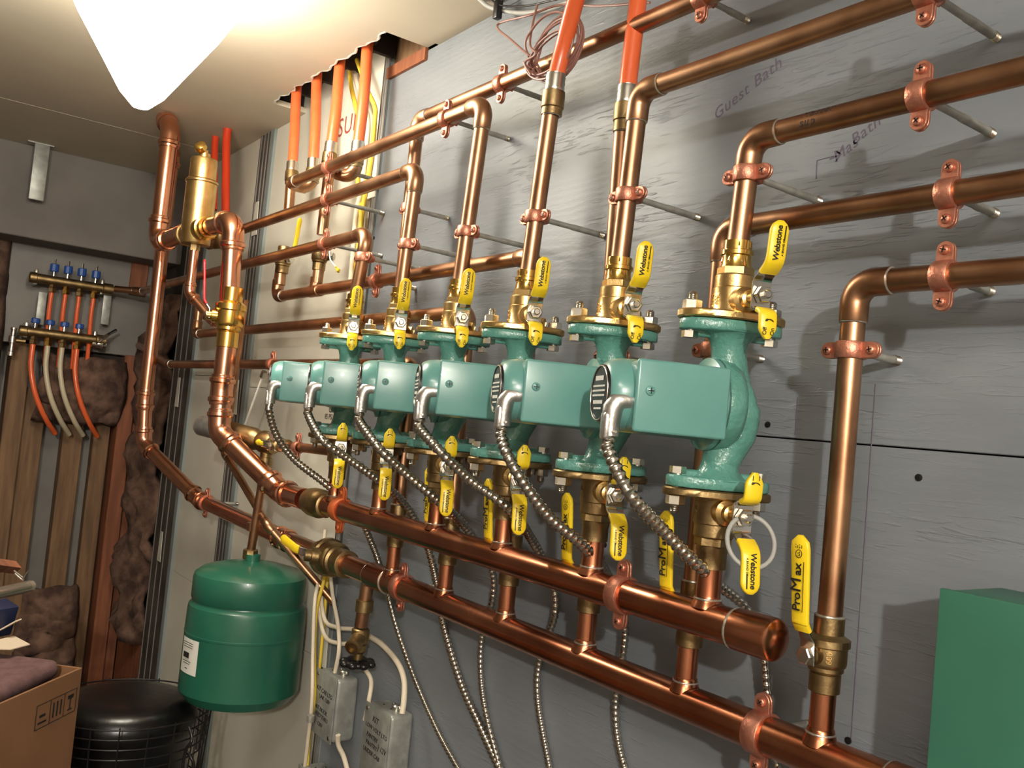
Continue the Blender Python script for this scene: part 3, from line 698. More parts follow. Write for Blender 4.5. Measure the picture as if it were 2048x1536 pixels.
def promax(i, label, z=-.135):
    x = XR[i]; st = V((-.08, -.99, 0)).normalized()
    root, lv, q, gd, st, wd = small_valve(label, (x, YR, z), (0, 0, 1), st, .0165, .034, BRASS_D, gd=(-.02, -.04, 1), gl=.076, gw=.020, group='valves with tall yellow grips on the return pipes')
    o = q+gd*.066+st*.0163; mm = basis(o, gd, gd.cross(-st))
    if mm.col[2].xyz.dot(st) < 0: mm = basis(o, gd, gd.cross(st))
    text('Pro', .0118, mm @ M.Translation((-.0185, .0006, 0)), BLK, 'lettering', lv, .0, .0003, .95, bold=.0001)
    text('M', .0165, mm @ M.Translation((-.004, .0018, 0)), BLK, 'lettering', lv, .0, .0003)
    text('ax', .0118, mm @ M.Translation((.0098, .0006, 0)), BLK, 'lettering', lv, .0, .0003, .95, bold=.0001)
    G().box((-.027, -.0062, 0), (.017, -.0056, .0002), mm).obj('underline', BLK, lv, 0)
    G().torus(mm @ V((.0235, 0, .0002)), st, .0034, .00035, 24, 5).obj('mark', BLK, lv)
    text('UL', .0036, mm @ M.Translation((.0235, 0, 0)), BLK, 'lettering', lv, .0, .0003)
    fineprint([(.005, .0007, .0036), (.0028, .0007, .0038), (.0006, .0007, .0038), (-.0016, .0007, .0036)], mm @ M.Translation((.032, -.0016, .0002)), BLK, lv)
    text('600', .0075, basis(V((.0125, -.0145, .0)), (0, 0, 1), (-.75, -.65, 0)), BRASS, 'cast_mark', root, 0, .0005)
    G().torus((0, 0, .034), (0, 0, 1), R34*1.08, R34*.14).obj('solder_ring', SOLDER, root)
    run('copper_stub', 'short copper stub between the %s return valve and the lower header' % ordw[i].split(',')[0], [(x, YR, z-.033), (x, YR, ZL+.016)], R34, CU_HDR, group='copper stubs between the return valves and the lower header')
    return root
for i in range(6): promax(i, 'dull brass return valve with tall yellow printed grip, %s' % ordw[i])
stv = V((.45, -.3, 0))
small_valve('small brass valve on the leftmost drop near the drywall, yellow grip up', U(566, 520, y=YR), (0, 0, 1), (1, .25, 0), .0165, .03, BRASS_D, gd=(.1, 0, 1), gl=.06, gw=.011)
small_valve('small brass valve on the second drop near the drywall', U(640, 512, y=YR), (0, 0, 1), (.8, .7, 0), .0155, .03, BRASS_D, gd=(.5, 0, -1), gl=.002, gw=.011)
drop(562, 545, 560, 570, 'copper stub under the leftmost small valve'); drop(638, 535, 634, 566, 'copper stub under the second small valve')

# ============================================================ HEADERS
hu = run('supply_header', 'thick upper copper header pipe with capped end, below the pumps', [(.832, 0, ZH), (-.165, 0, ZH)], .0178, CU_HDR, cat='pipe')
G().lathe([(.0178, -.022), (.0198, -.021), (.0198, .0195), (.0188, .0222), (.0165, .0235), (.001, .024)], frame(V((.845, 0, ZH))-hu.location, (1, 0, 0))).obj('end_cap', CU_HDR, hu)
G().torus(V((.822, 0, ZH))-hu.location, (1, 0, 0), .0182, .0019).obj('solder_ring', SOLDER, hu)
for i in range(6):
    L0 = hu.location; g = G()
    g.lathe([(.0165, .012), (.0142, .0175), (.0125, .0205), (.0119, .024), (.0119, .05)], frame(V((XS[i], 0, ZH))-L0, (0, 0, 1)))
    b_ = g.obj('branch_outlet', CU_HDR, hu)
    G().torus(V((XS[i], 0, ZH+.0205))-L0, (0, 0, 1), .0128, .0011).obj('solder_ring', SOLDER, b_)
    g = G().lathe([(.0105, .0475), (.0111, .0475), (.0111, .053)], frame(V((XS[i], 0, ZH))-L0, (0, 0, 1))); g.obj('tube', CU_HDR, b_)
hl = run('return_header', 'thick lower copper header pipe running off the bottom right', [(1.30, YR, ZL), (-.075, YR, ZL)], .0185, CU_HDR, cat='pipe')
for i in range(6):
    g = G().lathe([(.0168, .011), (.0142, .0175), (.0125, .0215), (.012, .025), (.0112, .026)], frame(V((XR[i], YR, ZL))-hl.location, (0, 0, 1))).obj('branch_outlet', CU_HDR, hl)
    G().torus(V((XR[i], YR, ZL+.0215))-hl.location, (0, 0, 1), .0128, .001).obj('solder_ring', SOLDER, g)
coupling(hl, (.985, YR, ZL), (1, 0, 0), .0185, .022, CU_HDR); coupling(hl, (.052, YR, ZL), (1, 0, 0), .0185, .03, CU_HDR)

# clamps ------------------------------------------------------
cn = 'copper clamp and standoff rod on the '
for i, z in enumerate((.310, .316, .316, .316, .318, .313)):
    xx = XS[i]+(XT[i]-XS[i])*min(1, (z-ZV)/.1)
    if i in (2, 3, 4): xx = XS[i]+(XT[i]-XS[i])*(z-ZV)/.2
    clamp((xx, 0, z), (0, 0, 1), (0, -1, 0), R34, cn+'riser above the %s pump' % ordw[i].split(' (')[0].split(',')[0], WY)
X_ = V((1, 0, 0)); O_ = V((0, -1, 0))
clamp((.968, 0, .349), X_, O_, R34, cn+'marked supply pipe near the right edge', WY)
clamp((.966, 0, .439), X_, O_, R34, cn+'topmost pipe near the right edge', WY)
clamp((.187, 0, .503), X_, O_, R34, cn+'upper left-running pipe beside its elbow', WY)
clamp((-.240, 0, .503), X_, O_, R34, cn+'upper left-running pipe by the orange tubes', WY)
clamp((-.228, 0, .438), X_, O_, R34, cn+'middle left-running pipe', WY)
clamp((-.218, 0, .352), X_, O_, R34, cn+'lower left-running pipe', WY)
for p, nm in (((.977, YR, .203), 'lowest pipe at the right edge'), ((.976, YR, .274), 'third pipe down at the right edge'), ((.271, YR, .549), 'long ceiling-bound pipe near its coil of wire'), ((.667, YR, .549), 'long ceiling-bound pipe at the top edge'),
              ((-.07, YR, .277), 'return pipe behind the farthest riser'), ((-.525, YR, .127), 'lowest long return pipe at left')):
    clamp(p, X_, O_, R34, cn.replace('and standoff rod', 'with short rod')+nm, WY-YR)
clamp((.893, YR, .141), (0, 0, 1), O_, R34, 'copper clamp with short rod on the far right vertical pipe', WY-YR)
clamp((.729, YR, .143), (0, 0, 1), O_, R34, 'copper clamp with short rod on the vertical pipe behind the nearest pump', WY-YR)
clamp((.568, YR, .138), (0, 0, 1), O_, R34, 'copper clamp with short rod on the vertical pipe behind the fifth pump', WY-YR)
clamp((.022, YR, .395), (0, 0, 1), O_, R34, 'copper clamp with short rod on the vertical pipe behind the second riser', WY-YR)
clamp((.665, 0, ZH), X_, O_, .0178, 'large copper clamp around the upper header near its cap', WY, wd=.018)
clamp((-.035, 0, ZH), X_, O_, .0178, 'large orange clamp around the upper header under the farthest pump', WY, CU_ORNG, wd=.022)
clamp((.127, YR, ZL), X_, O_, .0185, 'large copper clamp around the lower header at left', WY-YR, wd=.018)
clamp((.829, YR, ZL), X_, O_, .0185, 'large copper clamp around the lower header at right', WY-YR, wd=.018)

# ============================================================ FLEX CONDUITS
def conduit(i, low, label, rlow=.0046):
    q = M.Rotation(-TILT, 4, 'Z'); o = V((XS[i], 0, 0)); vz = .082
    a = o+q @ V((.026, -.107, vz-.006))
    root = thing('flexible_conduit', label, 'conduit', a, 'armoured conduits hanging from the pumps')
    dn = q @ V((0, -1, 0))
    # angle connector of cast aluminium
    P = [V((0, 0, 0)), dn*.007, dn*.012+V((0, 0, -.002)), dn*.0155+V((0, 0, -.008)), dn*.0165+V((0, 0, -.02)), dn*.0165+V((0, 0, -.034))]
    G().tube(P, [.0098, .0098, .0098, .0096, .0088, .0084], 18).obj('angle_connector', ALU, root)
    c = dn*.0165+V((0, 0, -.030)); sx = q @ V((1, 0, 0))
    G().tube([c-sx*.013-dn*0, c+sx*.017], .0013, 8).obj('clamp_screw', STEEL, root)
    G().lathe([(.0034, 0), (.0034, .0024), (.002, .0034)], frame(c-sx*.0135, -sx), 10).obj('screw_head', STEEL, root)
    G().box((-.0075, -.0045, -.038), (.0075, .0045, -.012), M.Translation(dn*.0205) @ q @ M.Rotation(0, 4, 'Z'), .003).obj('saddle', ALU, root, 60)
    st = dn*.0165+V((0, 0, -.034))
    pts = [st, st+V((0, 0, -.012))]+[V(p)-a for p in low]
    C = resample(catmull(pts, 14), .00095); n = len(C); r = []
    tot = n
    for k in range(n):
        t = k/n; base = .0061+(rlow-.0061)*min(1, max(0, (t-.35)/.3)); ph = (k % 8)/8
        r.append(base*(.93, 1.0, 1.1, 1.12, 1.04, .95, .91, .91)[k % 8])
    G().tube(C, r, 14).obj('armour', ARMOR, root, 80)
    return root
def cpts(seq): return [U(px, py, y=y) for px, py, y in seq]
conduit(5, cpts([(1258, 985, -.115), (1330, 1065, -.065), (1400, 1135, -.02), (1440, 1172, .03), (1490, 1215, .07), (1524, 1290, .095), (1534, 1380, .1), (1540, 1450, .107), (1560, 1560, .11)]), 'ribbed steel conduit from the nearest pump, crossing the header near its cap')
conduit(4, cpts([(1028, 935, -.12), (1095, 1030, -.075), (1165, 1090, -.025), (1215, 1150, .045), (1248, 1240, .09), (1246, 1310, .1), (1232, 1400, .11), (1236, 1480, .112), (1262, 1580, .112)]), 'ribbed steel conduit from the fifth pump')
conduit(3, cpts([(878, 900, -.12), (940, 960, -.075), (1020, 1020, -.025), (1070, 1090, .045), (1104, 1160, .09), (1110, 1230, .1), (1082, 1310, .11), (1076, 1400, .112), (1104, 1560, .112)]), 'ribbed steel conduit from the fourth pump')
conduit(2, cpts([(757, 895, -.12), (815, 950, -.075), (880, 1005, -.025), (940, 1065, .045), (984, 1140, .09), (985, 1200, .1), (965, 1270, .108), (962, 1350, .112), (975, 1440, .112), (1010, 1570, .112)]), 'ribbed steel conduit from the third pump')
conduit(1, cpts([(645, 880, -.12), (700, 920, -.075), (762, 965, -.02), (815, 1015, .045), (852, 1085, .09), (872, 1160, .1), (885, 1240, .108), (920, 1360, .112), (960, 1450, .112), (1010, 1560, .112)]), 'thicker ribbed steel conduit from the second pump', .0062)
conduit(0, cpts([(553, 870, -.1), (590, 920, -.06), (650, 967, -.02), (710, 1020, .045), (745, 1090, .09), (768, 1160, .1), (795, 1260, .108), (835, 1370, .112), (880, 1470, .112), (930, 1560, .112)]), 'ribbed steel conduit from the farthest pump')

# ============================================================ LEFT: AIR SEPARATOR LOOP
big = V((-.462, -.085, 0)); RB = .0198
bz = DP(465, 437, 1.88).z; 
pA = V((-.255, 0, ZH)); pB = V((big.x, big.y, .0))
lb = run('press_pipe', 'thick bright copper pipe rising from the upper header to the air separator', [(-.19, 0, ZH), (-.305, 0, ZH), (big.x+.006, big.y+.002, -.026), (big.x, big.y, .06), (big.x, big.y, .16)], RB, CU_NEW, 'press')
G().lathe([(.0185, -.06), (.0215, -.058), (.0215, -.04), (.0235, -.037), (.026, -.03), (.026, -.004), (.0235, 0), (.0235, .012), (.0215, .014)], frame(V((-.15, 0, ZH))-lb.location, (-1, 0, 0))).obj('reducing_coupling', BRASS_D, lb)
lb2 = run('press_pipe', 'bright copper pipe and large elbow between brass valve and air separator', [(big.x-.004, big.y-.004, .235), (big.x-.01, big.y-.01, .409), (-.60, -.1, .412)], RB, CU_NEW, 'press')
sv, lv, q_, gd_, st_, wd_ = small_valve('large brass ball valve with red grip on the thick bright pipe', U(460, 635, y=-.085), (0, 0, 1), (-.3, -.95, 0), .0262, .062, BRASS_P, gd=(-.18, 0, 1), gl=.085, gw=.02, gcol=REDH)
# separator
sc_ = V((-.69, -.106, .42))
se = thing('air_separator', 'gold cylindrical air separator with domed vent between the bright copper pipes', 'air separator', sc_)
G().lathe([(.001, -.04), (.030, -.04), (.032, -.037), (.0335, .0), (.0335, .098), (.036, .1), (.036, .104), (.033, .107), (.0295, .108), (.0295, .152), (.028, .155), (.001, .155)]).obj('canister', BRASS, se, 40)
G().lathe([(.001, .15), (.014, .15), (.013, .168), (.007, .17), (.007, .176), (.001, .176)], M.Translation((-.004, 0, 0))).obj('vent_body', BRASS, se)
G().lathe([(.009, 0), (.0135, .003), (.0135, .013), (.009, .017), (.001, .018)], frame((0, -.008, .175), (.5, -.6, .5)), 20).obj('vent_cap', BRASS_P, se)
for s_ in (-1, 1):
    G().lathe([(.022, .03), (.025, .035), (.025, .05), (.0235, .052), (.0235, .058), (.0265, .06), (.0265, .066), (.0225, .068), (.0225, .085)], frame((0, 0, -.008), (s_, .02*s_, -.03))).obj('port', BRASS_P if s_ > 0 else BRASS, se, 40)
G().lathe([(.012, 0), (.012, -.014), (.008, -.016), (.008, -.024)], M.Translation((0, 0, -.04)), 6).obj('drain_boss', BRASS_D, se, 20)
lb3 = run('press_pipe', 'thick bright copper pipe from the air separator up past the bare bulb', [(-.775, -.108, .418), (-.945, -.124, .405), (-.945, -.124, .70), (-1.02, -.124, .735)], .0205, CU_NEW, 'press')
lt = run('press_pipe', 'thinner bright copper pipe rising at far left from the lower header', [(-.30, YR, ZL), (-.92, YR, ZL+.012), (-1.13, -.055, -.095), (-1.135, -.062, .02), (-1.13, -.066, .69), (-1.2, -.066, .72)], .0178, CU_NEW, 'press')
coupling(lt, (-.36, YR, ZL), (1, 0, 0), .0178, .03, CU_NEW, True, 'press_coupling')
clamp((-.86, YR, ZL+.011), (1, 0, -.02), O_, .0178, 'brass-coloured clamp on the lower pipe at far left', WY-YR)
sv2, lv2, *_ = small_valve('large dull brass valve on the lower header with short tagged lever', (-.13, YR, ZL), (-1, 0, 0), (-.3, -.95, .1), .029, .06, BRASS_D, gd=(-1, -.1, .25), gl=.045, gw=.018)
run('press_pipe', 'short copper pipe between the large dull valve and its press coupling', [(-.18, YR, ZL), (-.31, YR, ZL)], .0178, CU_OLD)
# small drain pipe under separator
run('press_pipe', 'small bright copper drain pipe below the air separator', [(-.69, -.106, .368), (-.69, -.106, .27), (-.63, -.07, .215), (-.6, -.05, .2)], .0105, CU_NEW, 'press')
run('copper_elbow', 'small dark brass elbow beside the thick pipe under the separator', [U(418, 492, y=-.03), U(436, 488, y=-.03), U(440, 470, y=-.03)], .009, BRASS_D, rings=False, cat='fitting')
# ============================================================ FILL VALVE LINE AND TANK
YT = -.02; XT0 = -.372
fz = U(530, 885, y=YT).z
fv = thing('fill_valve', 'brass pressure reducing valve with grey ribbed cap left of the farthest pump', 'valve', U(535, 885, y=.0))
ax = V((-.9, -.44, .1)).normalized()
G().lathe([(.001, -.02), (.02, -.02), (.023, -.012), (.023, .012), (.017, .022), (.0215, .03), (.0235, .04), (.0235, .118), (.0215, .12), (.001, .12)], frame((0, 0, 0), ax)).obj('body', BRASS_D, fv, 40)
G().lathe([(.0215, .118), (.0215, .19), (.0195, .194), (.001, .194)], frame((0, 0, 0), ax)).obj('adjusting_cap', ALU, fv, 40)
for rr in (.008, .014): G().torus(ax*.1945, ax, rr, .0016, 24, 6).obj('cap_ring', ALU, fv)
G().lathe([(.001, -.025), (.013, -.025), (.013, .025), (.001, .025)], frame((.01, 0, 0), (1, 0, 0)), 8).obj('union', BRASS_D, fv, 20)
G().lathe([(.012, 0), (.012, -.03), (.0145, -.031), (.0145, -.05), (.01, -.052)], M.Translation((0, 0, 0))).obj('outlet', BRASS_D, fv)
G().prism([(-.03, 0), (.012, .0), (.022, -.012), (.03, -.022), (.022, .006), (.012, .014), (-.02, .014)], -.007, .007, basis((.03, 0, .008), (1, 0, 0), (0, 0, 1)), .002).obj('lever', ALU, fv, 0)
fp = U(535, 885, y=YT)
G_ = small_valve('tiny brass stop valve with yellow tag grip beside the reducing valve', fp+V((.062, 0, .0)), (1, 0, 0), (0, -1, -.2), .0115, .018, BRASS_D, gd=(-1, 0, .2), gl=.008, gw=.012)
fr = run('copper_pipe', 'thin copper fill pipe running behind the farthest pump', [fp+V((.078, 0, 0)), fp+V((.3, .02, .005))], .0085, CU_OLD)
coupling(fr, fp+V((.092, 0, 0)), (1, 0, 0), .011, .011, BRASS_D, name='union', rings=False)
clamp(fp+V((.142, .004, .001)), X_, O_, .0085, 'small copper clamp on the thin fill pipe', WY-.0)
fd = run('copper_pipe', 'thin copper pipe from the reducing valve down to the green tank', [fp+V((0, 0, -.045)), V((XT0-.005, YT, -.262))], .0085, CU_OLD)
G().lathe([(.0125, -.008), (.0125, .008)], frame(V((XT0-.005, YT, -.205))-fd.location, (0, 0, 1))).obj('tee', CU_OLD, fd)
G().lathe([(.0135, -.014), (.0155, -.012), (.0155, .004), (.011, .006)], frame(V((XT0-.005, YT, -.255))-fd.location, (0, 0, 1)), 8).obj('union', BRASS_D, fd, 20)
ra = U(443, 885, y=-.04); rb_ = U(452, 925, y=-.045)
run('copper_pipe', 'thin dark copper relief pipe slanting down to the right over the tank', [U(490, 600, y=-.03), U(449, 905, y=-.03), U(535, 1050, y=-.01), U(668, 1205, y=.1)], .0078, CU_OLD)
tk = thing('expansion_tank', 'green steel expansion tank hanging at lower left', 'tank', (XT0+.012, YT, -.545))
TR = .114
prof = [(.001, 0), (TR*.55, .002), (TR*.88, .014), (TR*1.0, .036), (TR*1.0, .06), (TR*.995, .165), (TR*1.0, .166), (TR*1.0, .17), (TR*.995, .171), (TR*.985, .222), (TR*.975, .23), (TR*.93, .237), (TR*.925, .24), (TR*.95, .247), (TR*.95, .290), (TR*.93, .301), (TR*.82, .313), (TR*.5, .325), (.016, .331), (.014, .331), (.014, .347), (.001, .347)]
prof = [(a_, b_*.83) for a_, b_ in prof]
G().lathe(prof, seg=56).obj('shell', GTANK, tk, 30)
la = G(); n = 12; a0 = -1.66; a1 = -1.14
R_ = []
for z in (.105, .168):
    R_.append(z)
g = G(); lo_ = [g.b.verts.new(((TR+.0006)*cos(a0+(a1-a0)*i/n), (TR+.0006)*sin(a0+(a1-a0)*i/n), .07)) for i in range(n+1)]; hi_ = [g.b.verts.new((v.co.x, v.co.y, .134)) for v in lo_]
for i in range(n): g.b.faces.new((lo_[i], lo_[i+1], hi_[i+1], hi_[i]))
am = (a0+a1)/2
lab = g.obj('label', WHT, tk, 60)
nn = V((cos(am), sin(am), 0)); tm = basis(nn*(TR+.002)+V((0, 0, .103)), V((0, 0, 1)).cross(nn), (0, 0, 1))
fineprint([(.024, .0012, .018), (.020, .0012, .018), (.016, .0012, .017)], tm, BLK, lab); G().box((-.014, -.004, 0), (.006, .006, .0004), tm @ M.Translation((0, 0, .0))).obj('mark', BLK, lab, 0)
fineprint([(-.010, .0012, .015), (-.014, .0012, .012), (-.023, .0016, .004)], tm, BLK, lab)
G().lathe([(.006, -.014), (.006, .004)], M.Translation((-.06, -.06, 0)), 10).obj('air_valve_cap', BLKP, tk)

# boiler drain under the lower header
bd = run('drain_branch', 'brass and copper drain branch hanging below the lower header', [(.012, YR, ZL-.015), (.006, YR-.002, ZL-.09)], .0111, CU_OLD, cat='pipe')
G().lathe([(.0125, 0), (.0148, .001), (.0148, .02), (.0125, .021)], frame((-.002, -.001, -.05), (0, 0, 1))).obj('coupling', BRASS_D, bd)
hb = thing('hose_valve', 'brass hose valve with black wheel handle under the lower header', 'valve', (.004, YR, ZL-.105))
G().lathe([(.0125, .012), (.015, .01), (.015, -.012), (.012, -.016), (.012, -.026), (.008, -.03), (.008, -.04)]).obj('body', BRASS_D, hb, 30)
G().lathe([(.012, .0), (.0135, .012), (.012, .02), (.0125, .022), (.0135, .026), (.0135, .034), (.009, .035), (.009, .03)], frame((0, 0, -.002), (.65, -.7, -.35))).obj('spout', BRASS_D, hb, 30)
g = G().lathe([(.006, -.04), (.006, -.052)])
for k in range(8):
    a = k*pi/4; g.ball((.0235*cos(a), .0235*sin(a), -.046), .0085, (1, 1, .75), 10, 7)
g.torus((0, 0, -.046), (0, 0, 1), .021, .0055); g.obj('wheel_handle', BLKP, hb, 60)
for k in range(4): pass

# ============================================================ CABLES AND BOXES
def cable(name, label, pts, r, m, cat='cable', group=None, flat=False, n=8):
    pts = [V(p) for p in pts]; o = pts[0]; C = catmull([p-o for p in pts], n)
    if flat:
        q = G().tube(C, r, 12).obj(name, m)
    else: q = G().tube(C, r, 12).obj(name, m)
    q.location = o; return tag(q, label, cat, group)
gc = 'cables running down behind the header'
cable('yellow_cable', 'yellow electrical cable hanging beside the green tank, left of the boxes', cpts([(660, 1090, .09), (648, 1160, .08), (633, 1220, .07), (629, 1300, .07), (628, 1400, .07), (618, 1480, .08), (612, 1570, .08)]), .0036, YCAB)
cable('white_cable', 'white electrical cable hanging beside the yellow one, past the junction boxes', cpts([(650, 1060, .1), (642, 1140, .085), (630, 1200, .06), (626, 1300, .06), (624, 1400, .06), (616, 1480, .07), (605, 1570, .08)]), .0036, WCAB)
cable('yellow_cable', 'second yellow cable tucked behind the white one above the left junction box', cpts([(668, 1080, .1), (655, 1160, .095), (648, 1240, .095), (640, 1330, .095), (634, 1400, .1)]), .0032, YCAB)
cable('white_cable', 'white cable with printed letters running down into the left junction box', cpts([(656, 1080, .1), (664, 1180, .08), (676, 1250, .07), (678, 1300, .065), (670, 1345, .065)]), .0038, WCAB)
cable('white_cable', 'white cable looping right behind the hose valve, upper of two', cpts([(646, 1100, .1), (642, 1180, .085), (650, 1240, .08), (675, 1255, .08), (705, 1258, .09), (735, 1262, .1)]), .004, WCAB)
cable('white_cable', 'white cable looping right behind the hose valve, lower of two', cpts([(640, 1150, .095), (640, 1230, .08), (652, 1275, .075), (680, 1287, .08), (712, 1290, .095), (725, 1330, .1), (742, 1360, .1), (738, 1400, .09), (730, 1440, .09)]), .004, WCAB)
cable('white_cable', 'wide white cable arching right from the hose valve down to the right junction box', cpts([(738, 1272, .1), (765, 1290, .095), (795, 1325, .09), (808, 1360, .085), (808, 1400, .075), (804, 1428, .07)]), .0048, WCAB)
cable('pink_white_cable', 'pale cable leaving the bottom of the left junction box', cpts([(676, 1470, .085), (677, 1490, .09), (688, 1515, .1), (700, 1560, .105)]), .0046, WCAB)
cable('white_cable', 'white cable in the ceiling opening behind the orange tubes', cpts([(700, 112, .1), (712, 160, .095), (722, 190, .1), (736, 240, .1), (732, 300, .1), (725, 370, .1), (712, 430, .1), (705, 520, .1), (697, 600, .1)]), .0052, WCAB)
cable('yellow_cable', 'yellow cable looping below the ceiling opening left of the rightmost tube', cpts([(699, 120, .1), (702, 170, .09), (712, 215, .09), (722, 260, .1), (716, 360, .1), (722, 440, .105), (714, 520, .105), (708, 600, .108)]), .0048, YCAB)
cable('yellow_cable', 'short yellow cable curving right of the rightmost orange tube', cpts([(714, 120, .09), (735, 180, .09), (750, 215, .1), (749, 245, .105), (740, 330, .105), (725, 420, .108), (718, 500, .108)]), .0048, YCAB)
def jbox(label, px, py, w_, h, d, lines, y0=WY, lab=None, rz=0):
    f = U(px, py, y=y0-d); root = thing('junction_box', label, 'junction box', (f.x, y0, f.z))
    G().box((0, -d, -h), (w_, 0, 0), bev=.008, n=4).obj('box', GALV, root, 50)
    cv = G().box((-.001, -d-.003, -h-.001), (w_+.001, -d-.0005, .001), bev=.001).obj('cover', GALV, root, 40)
    for x, z in ((.008, -.008), (w_-.008, -h+.008)):
        G().lathe([(.004, 0), (.004, .001), (.001, .0025)], frame((x, -d-.003, z), (0, -1, 0)), 12).obj('cover_screw', STEEL, cv)
    for k, zz in enumerate((.35, .7)): G().torus((w_, -d*.5, -h*zz), (1, 0, 0), .011, .0005, 24, 5).obj('knockout', GALV, root)
    for xx in (.3, .6): G().lathe([(.002, 0), (.002, .0006)], frame((w_*xx, -d*.6, 0), (0, 0, 1)), 8).obj('screw_hole', BLKP, root)
    g = G().lathe([(.009, 0), (.009, .007), (.007, .009)], frame((w_*.68, -d*.45, 0), (0, 0, 1)), 12); g.ball((w_*.68-.01, -d*.45, .006), .004).ball((w_*.68+.01, -d*.45, .006), .004); g.obj('cable_connector', STEEL, root)
    for s, x, z, sz in lines: text(s, sz, basis((x, -d-.0033, z), (1, 0, -.05), (0, 0, 1)), BLK, 'handwriting', cv, .15, .0002, 1.0)
    return root
jbox('left galvanised junction box with handwritten cover, below the cables', 637, 1335, .085, .115, .045, [('KIT CAB LTG', .042, -.034, .0115), ('LINE 120V', .045, -.046, .0105), ('KIT NOOK', .036, -.068, .0105), ('FEED THRU', .04, -.08, .0105), ('120V', .036, -.095, .0105)])
jbox('right galvanised junction box with handwritten low voltage notes', 735, 1402, .085, .115, .045, [('KIT', .040, -.020, .014), ('LOW VOLT LTG', .045, -.036, .0105), ('PANTRY', .034, -.050, .0105), ('PANTRY', .034, -.063, .0105), ('UNDER CAB', .036, -.076, .0105), ('} 12V', .070, -.06, .013)])
jbox('third galvanised box cut off by the bottom edge', 600, 1528, .09, .1, .05, [])
G().box((0, 0, 0), (.001, .001, .001)) if False else None
tie = U(621, 1437, y=.055); tag(G().lathe([(.007, -.006), (.0075, 0), (.007, .006)], frame(tie, (0, 0, 1)), 12).obj('cable_strap', ROD), 'grey strap around the white cable left of the junction boxes', 'strap')
# thermostat wires along the ceiling corner
def wcurve(name, label, seq, r, m, cat='wire'): return cable(name, label, cpts(seq), r, m, cat)
wcurve('grey_cable', 'grey cable draped along the top edge through a black tie', [(940, -20, .08), (975, 12, .09), (1010, 22, .1), (1050, 26, .1), (1100, 18, .1), (1140, 2, .1), (1180, -20, .1)], .0038, RUBB, 'cable')
wcurve('black_wire', 'thin black wire draped along the top edge', [(965, -15, .08), (1000, 10, .09), (1050, 12, .09), (1100, 2, .09), (1140, -8, .09)], .0016, BLKP)
tag(G().box((-.006, -.006, -.017), (.006, .006, .014), M.Translation(U(996, 18, y=.092)), .002).obj('hook_strap', BLKP), 'black strap tying the grey cable at the ceiling edge', 'strap')
def coilw():
    c = U(1108, 100, y=.012); o = c; g = G(); rnd = random.Random(3)
    pts = [U(1300, 5, y=.06), U(1200, 12, y=.06), U(1120, 10, y=.05), U(1060, 30, y=.03), U(1002, 45, y=.03), U(996, 58, y=.02), U(1020, 78, y=.01), U(1055, 108, y=.005)]
    loops = []
    for k in range(8):
        a = rnd.uniform(1.0, 1.25); b = rnd.uniform(.7, 1.3); ph = rnd.uniform(-.35, .25); dy = rnd.uniform(-.012, .012); dx = rnd.uniform(-.006, .006)
        for j in range(12):
            t = -2*pi*j/12+pi; w_ = .044*a*cos(t); h = .036*b*sin(t)
            loops.append(c+V((dx+w_*cos(ph)-h*sin(ph), dy, w_*sin(ph)+h*cos(ph)-.016*(1-b))))
    C = catmull([p-o for p in pts+loops], 5)
    g.tube(C, .0017, 7); q = g.obj('wire_coil', BCAB); q.location = o
    return tag(q, 'coil of brown thermostat wire hung on the pipe behind the orange tube', 'wire')
coilw()
wcurve('thermostat_wire', 'brown thermostat wire sagging below the coil top at the top edge', [(1075, 10, .04), (1066, 45, .02), (1060, 90, .0), (1072, 108, -.01), (1050, 125, 0), (1062, 150, .0)], .0017, BCAB)

# green control panel at right
f_ = .02
gp = thing('control_panel', 'plain green metal control panel at lower right on the wall', 'control box', (U(1885, 1178, y=.03).x, WY, U(1885, 1178, y=.03).z))
G().box((0, -.09, -.36), (.30, 0, 0), bev=.006, n=3).obj('housing', GBOX, gp, 50)
G().box((-.001, -.093, -.36), (.301, -.0885, .001), bev=.0015).obj('cover', GBOX, gp, 40)
G().lathe([(.005, 0), (.005, .003), (.002, .006)], frame((.10, -.05, 0), (0, 0, 1)), 8).obj('top_screw', STEEL, gp)
for s_ in (.095, .105): G().lathe([(.002, 0), (.002, .004)], frame((s_, -.045, 0), (0, 0, 1)), 6).obj('wire_stub', STEEL, gp)

# threaded white rod near the fill valve
a = U(527, 748, y=.0); b = U(484, 866, y=.0)
rd = thing('hanger_rod', 'thin white rod slanting down to the reducing valve', 'rod', a)
G().tube([(0, 0, 0), b-a], .0026, 10).obj('rod', WHT, rd); G().lathe([(.0065, -.008), (.0065, .006)], frame((0, 0, 0), a-b), 6).obj('nut', STEEL, rd, 20)
# ceiling hanger strap
hs = U(85, 288, z=CZ)
g = G().box((-.008, -.02, -.17), (.008, .02, 0), M.Translation(hs), .001); g.box((-.012, -.04, -.004), (.012, .03, .0005), M.Translation(hs))
tag(g.obj('hanger_strap', GALV), 'grey metal strap hanging from the ceiling at upper left', 'strap')

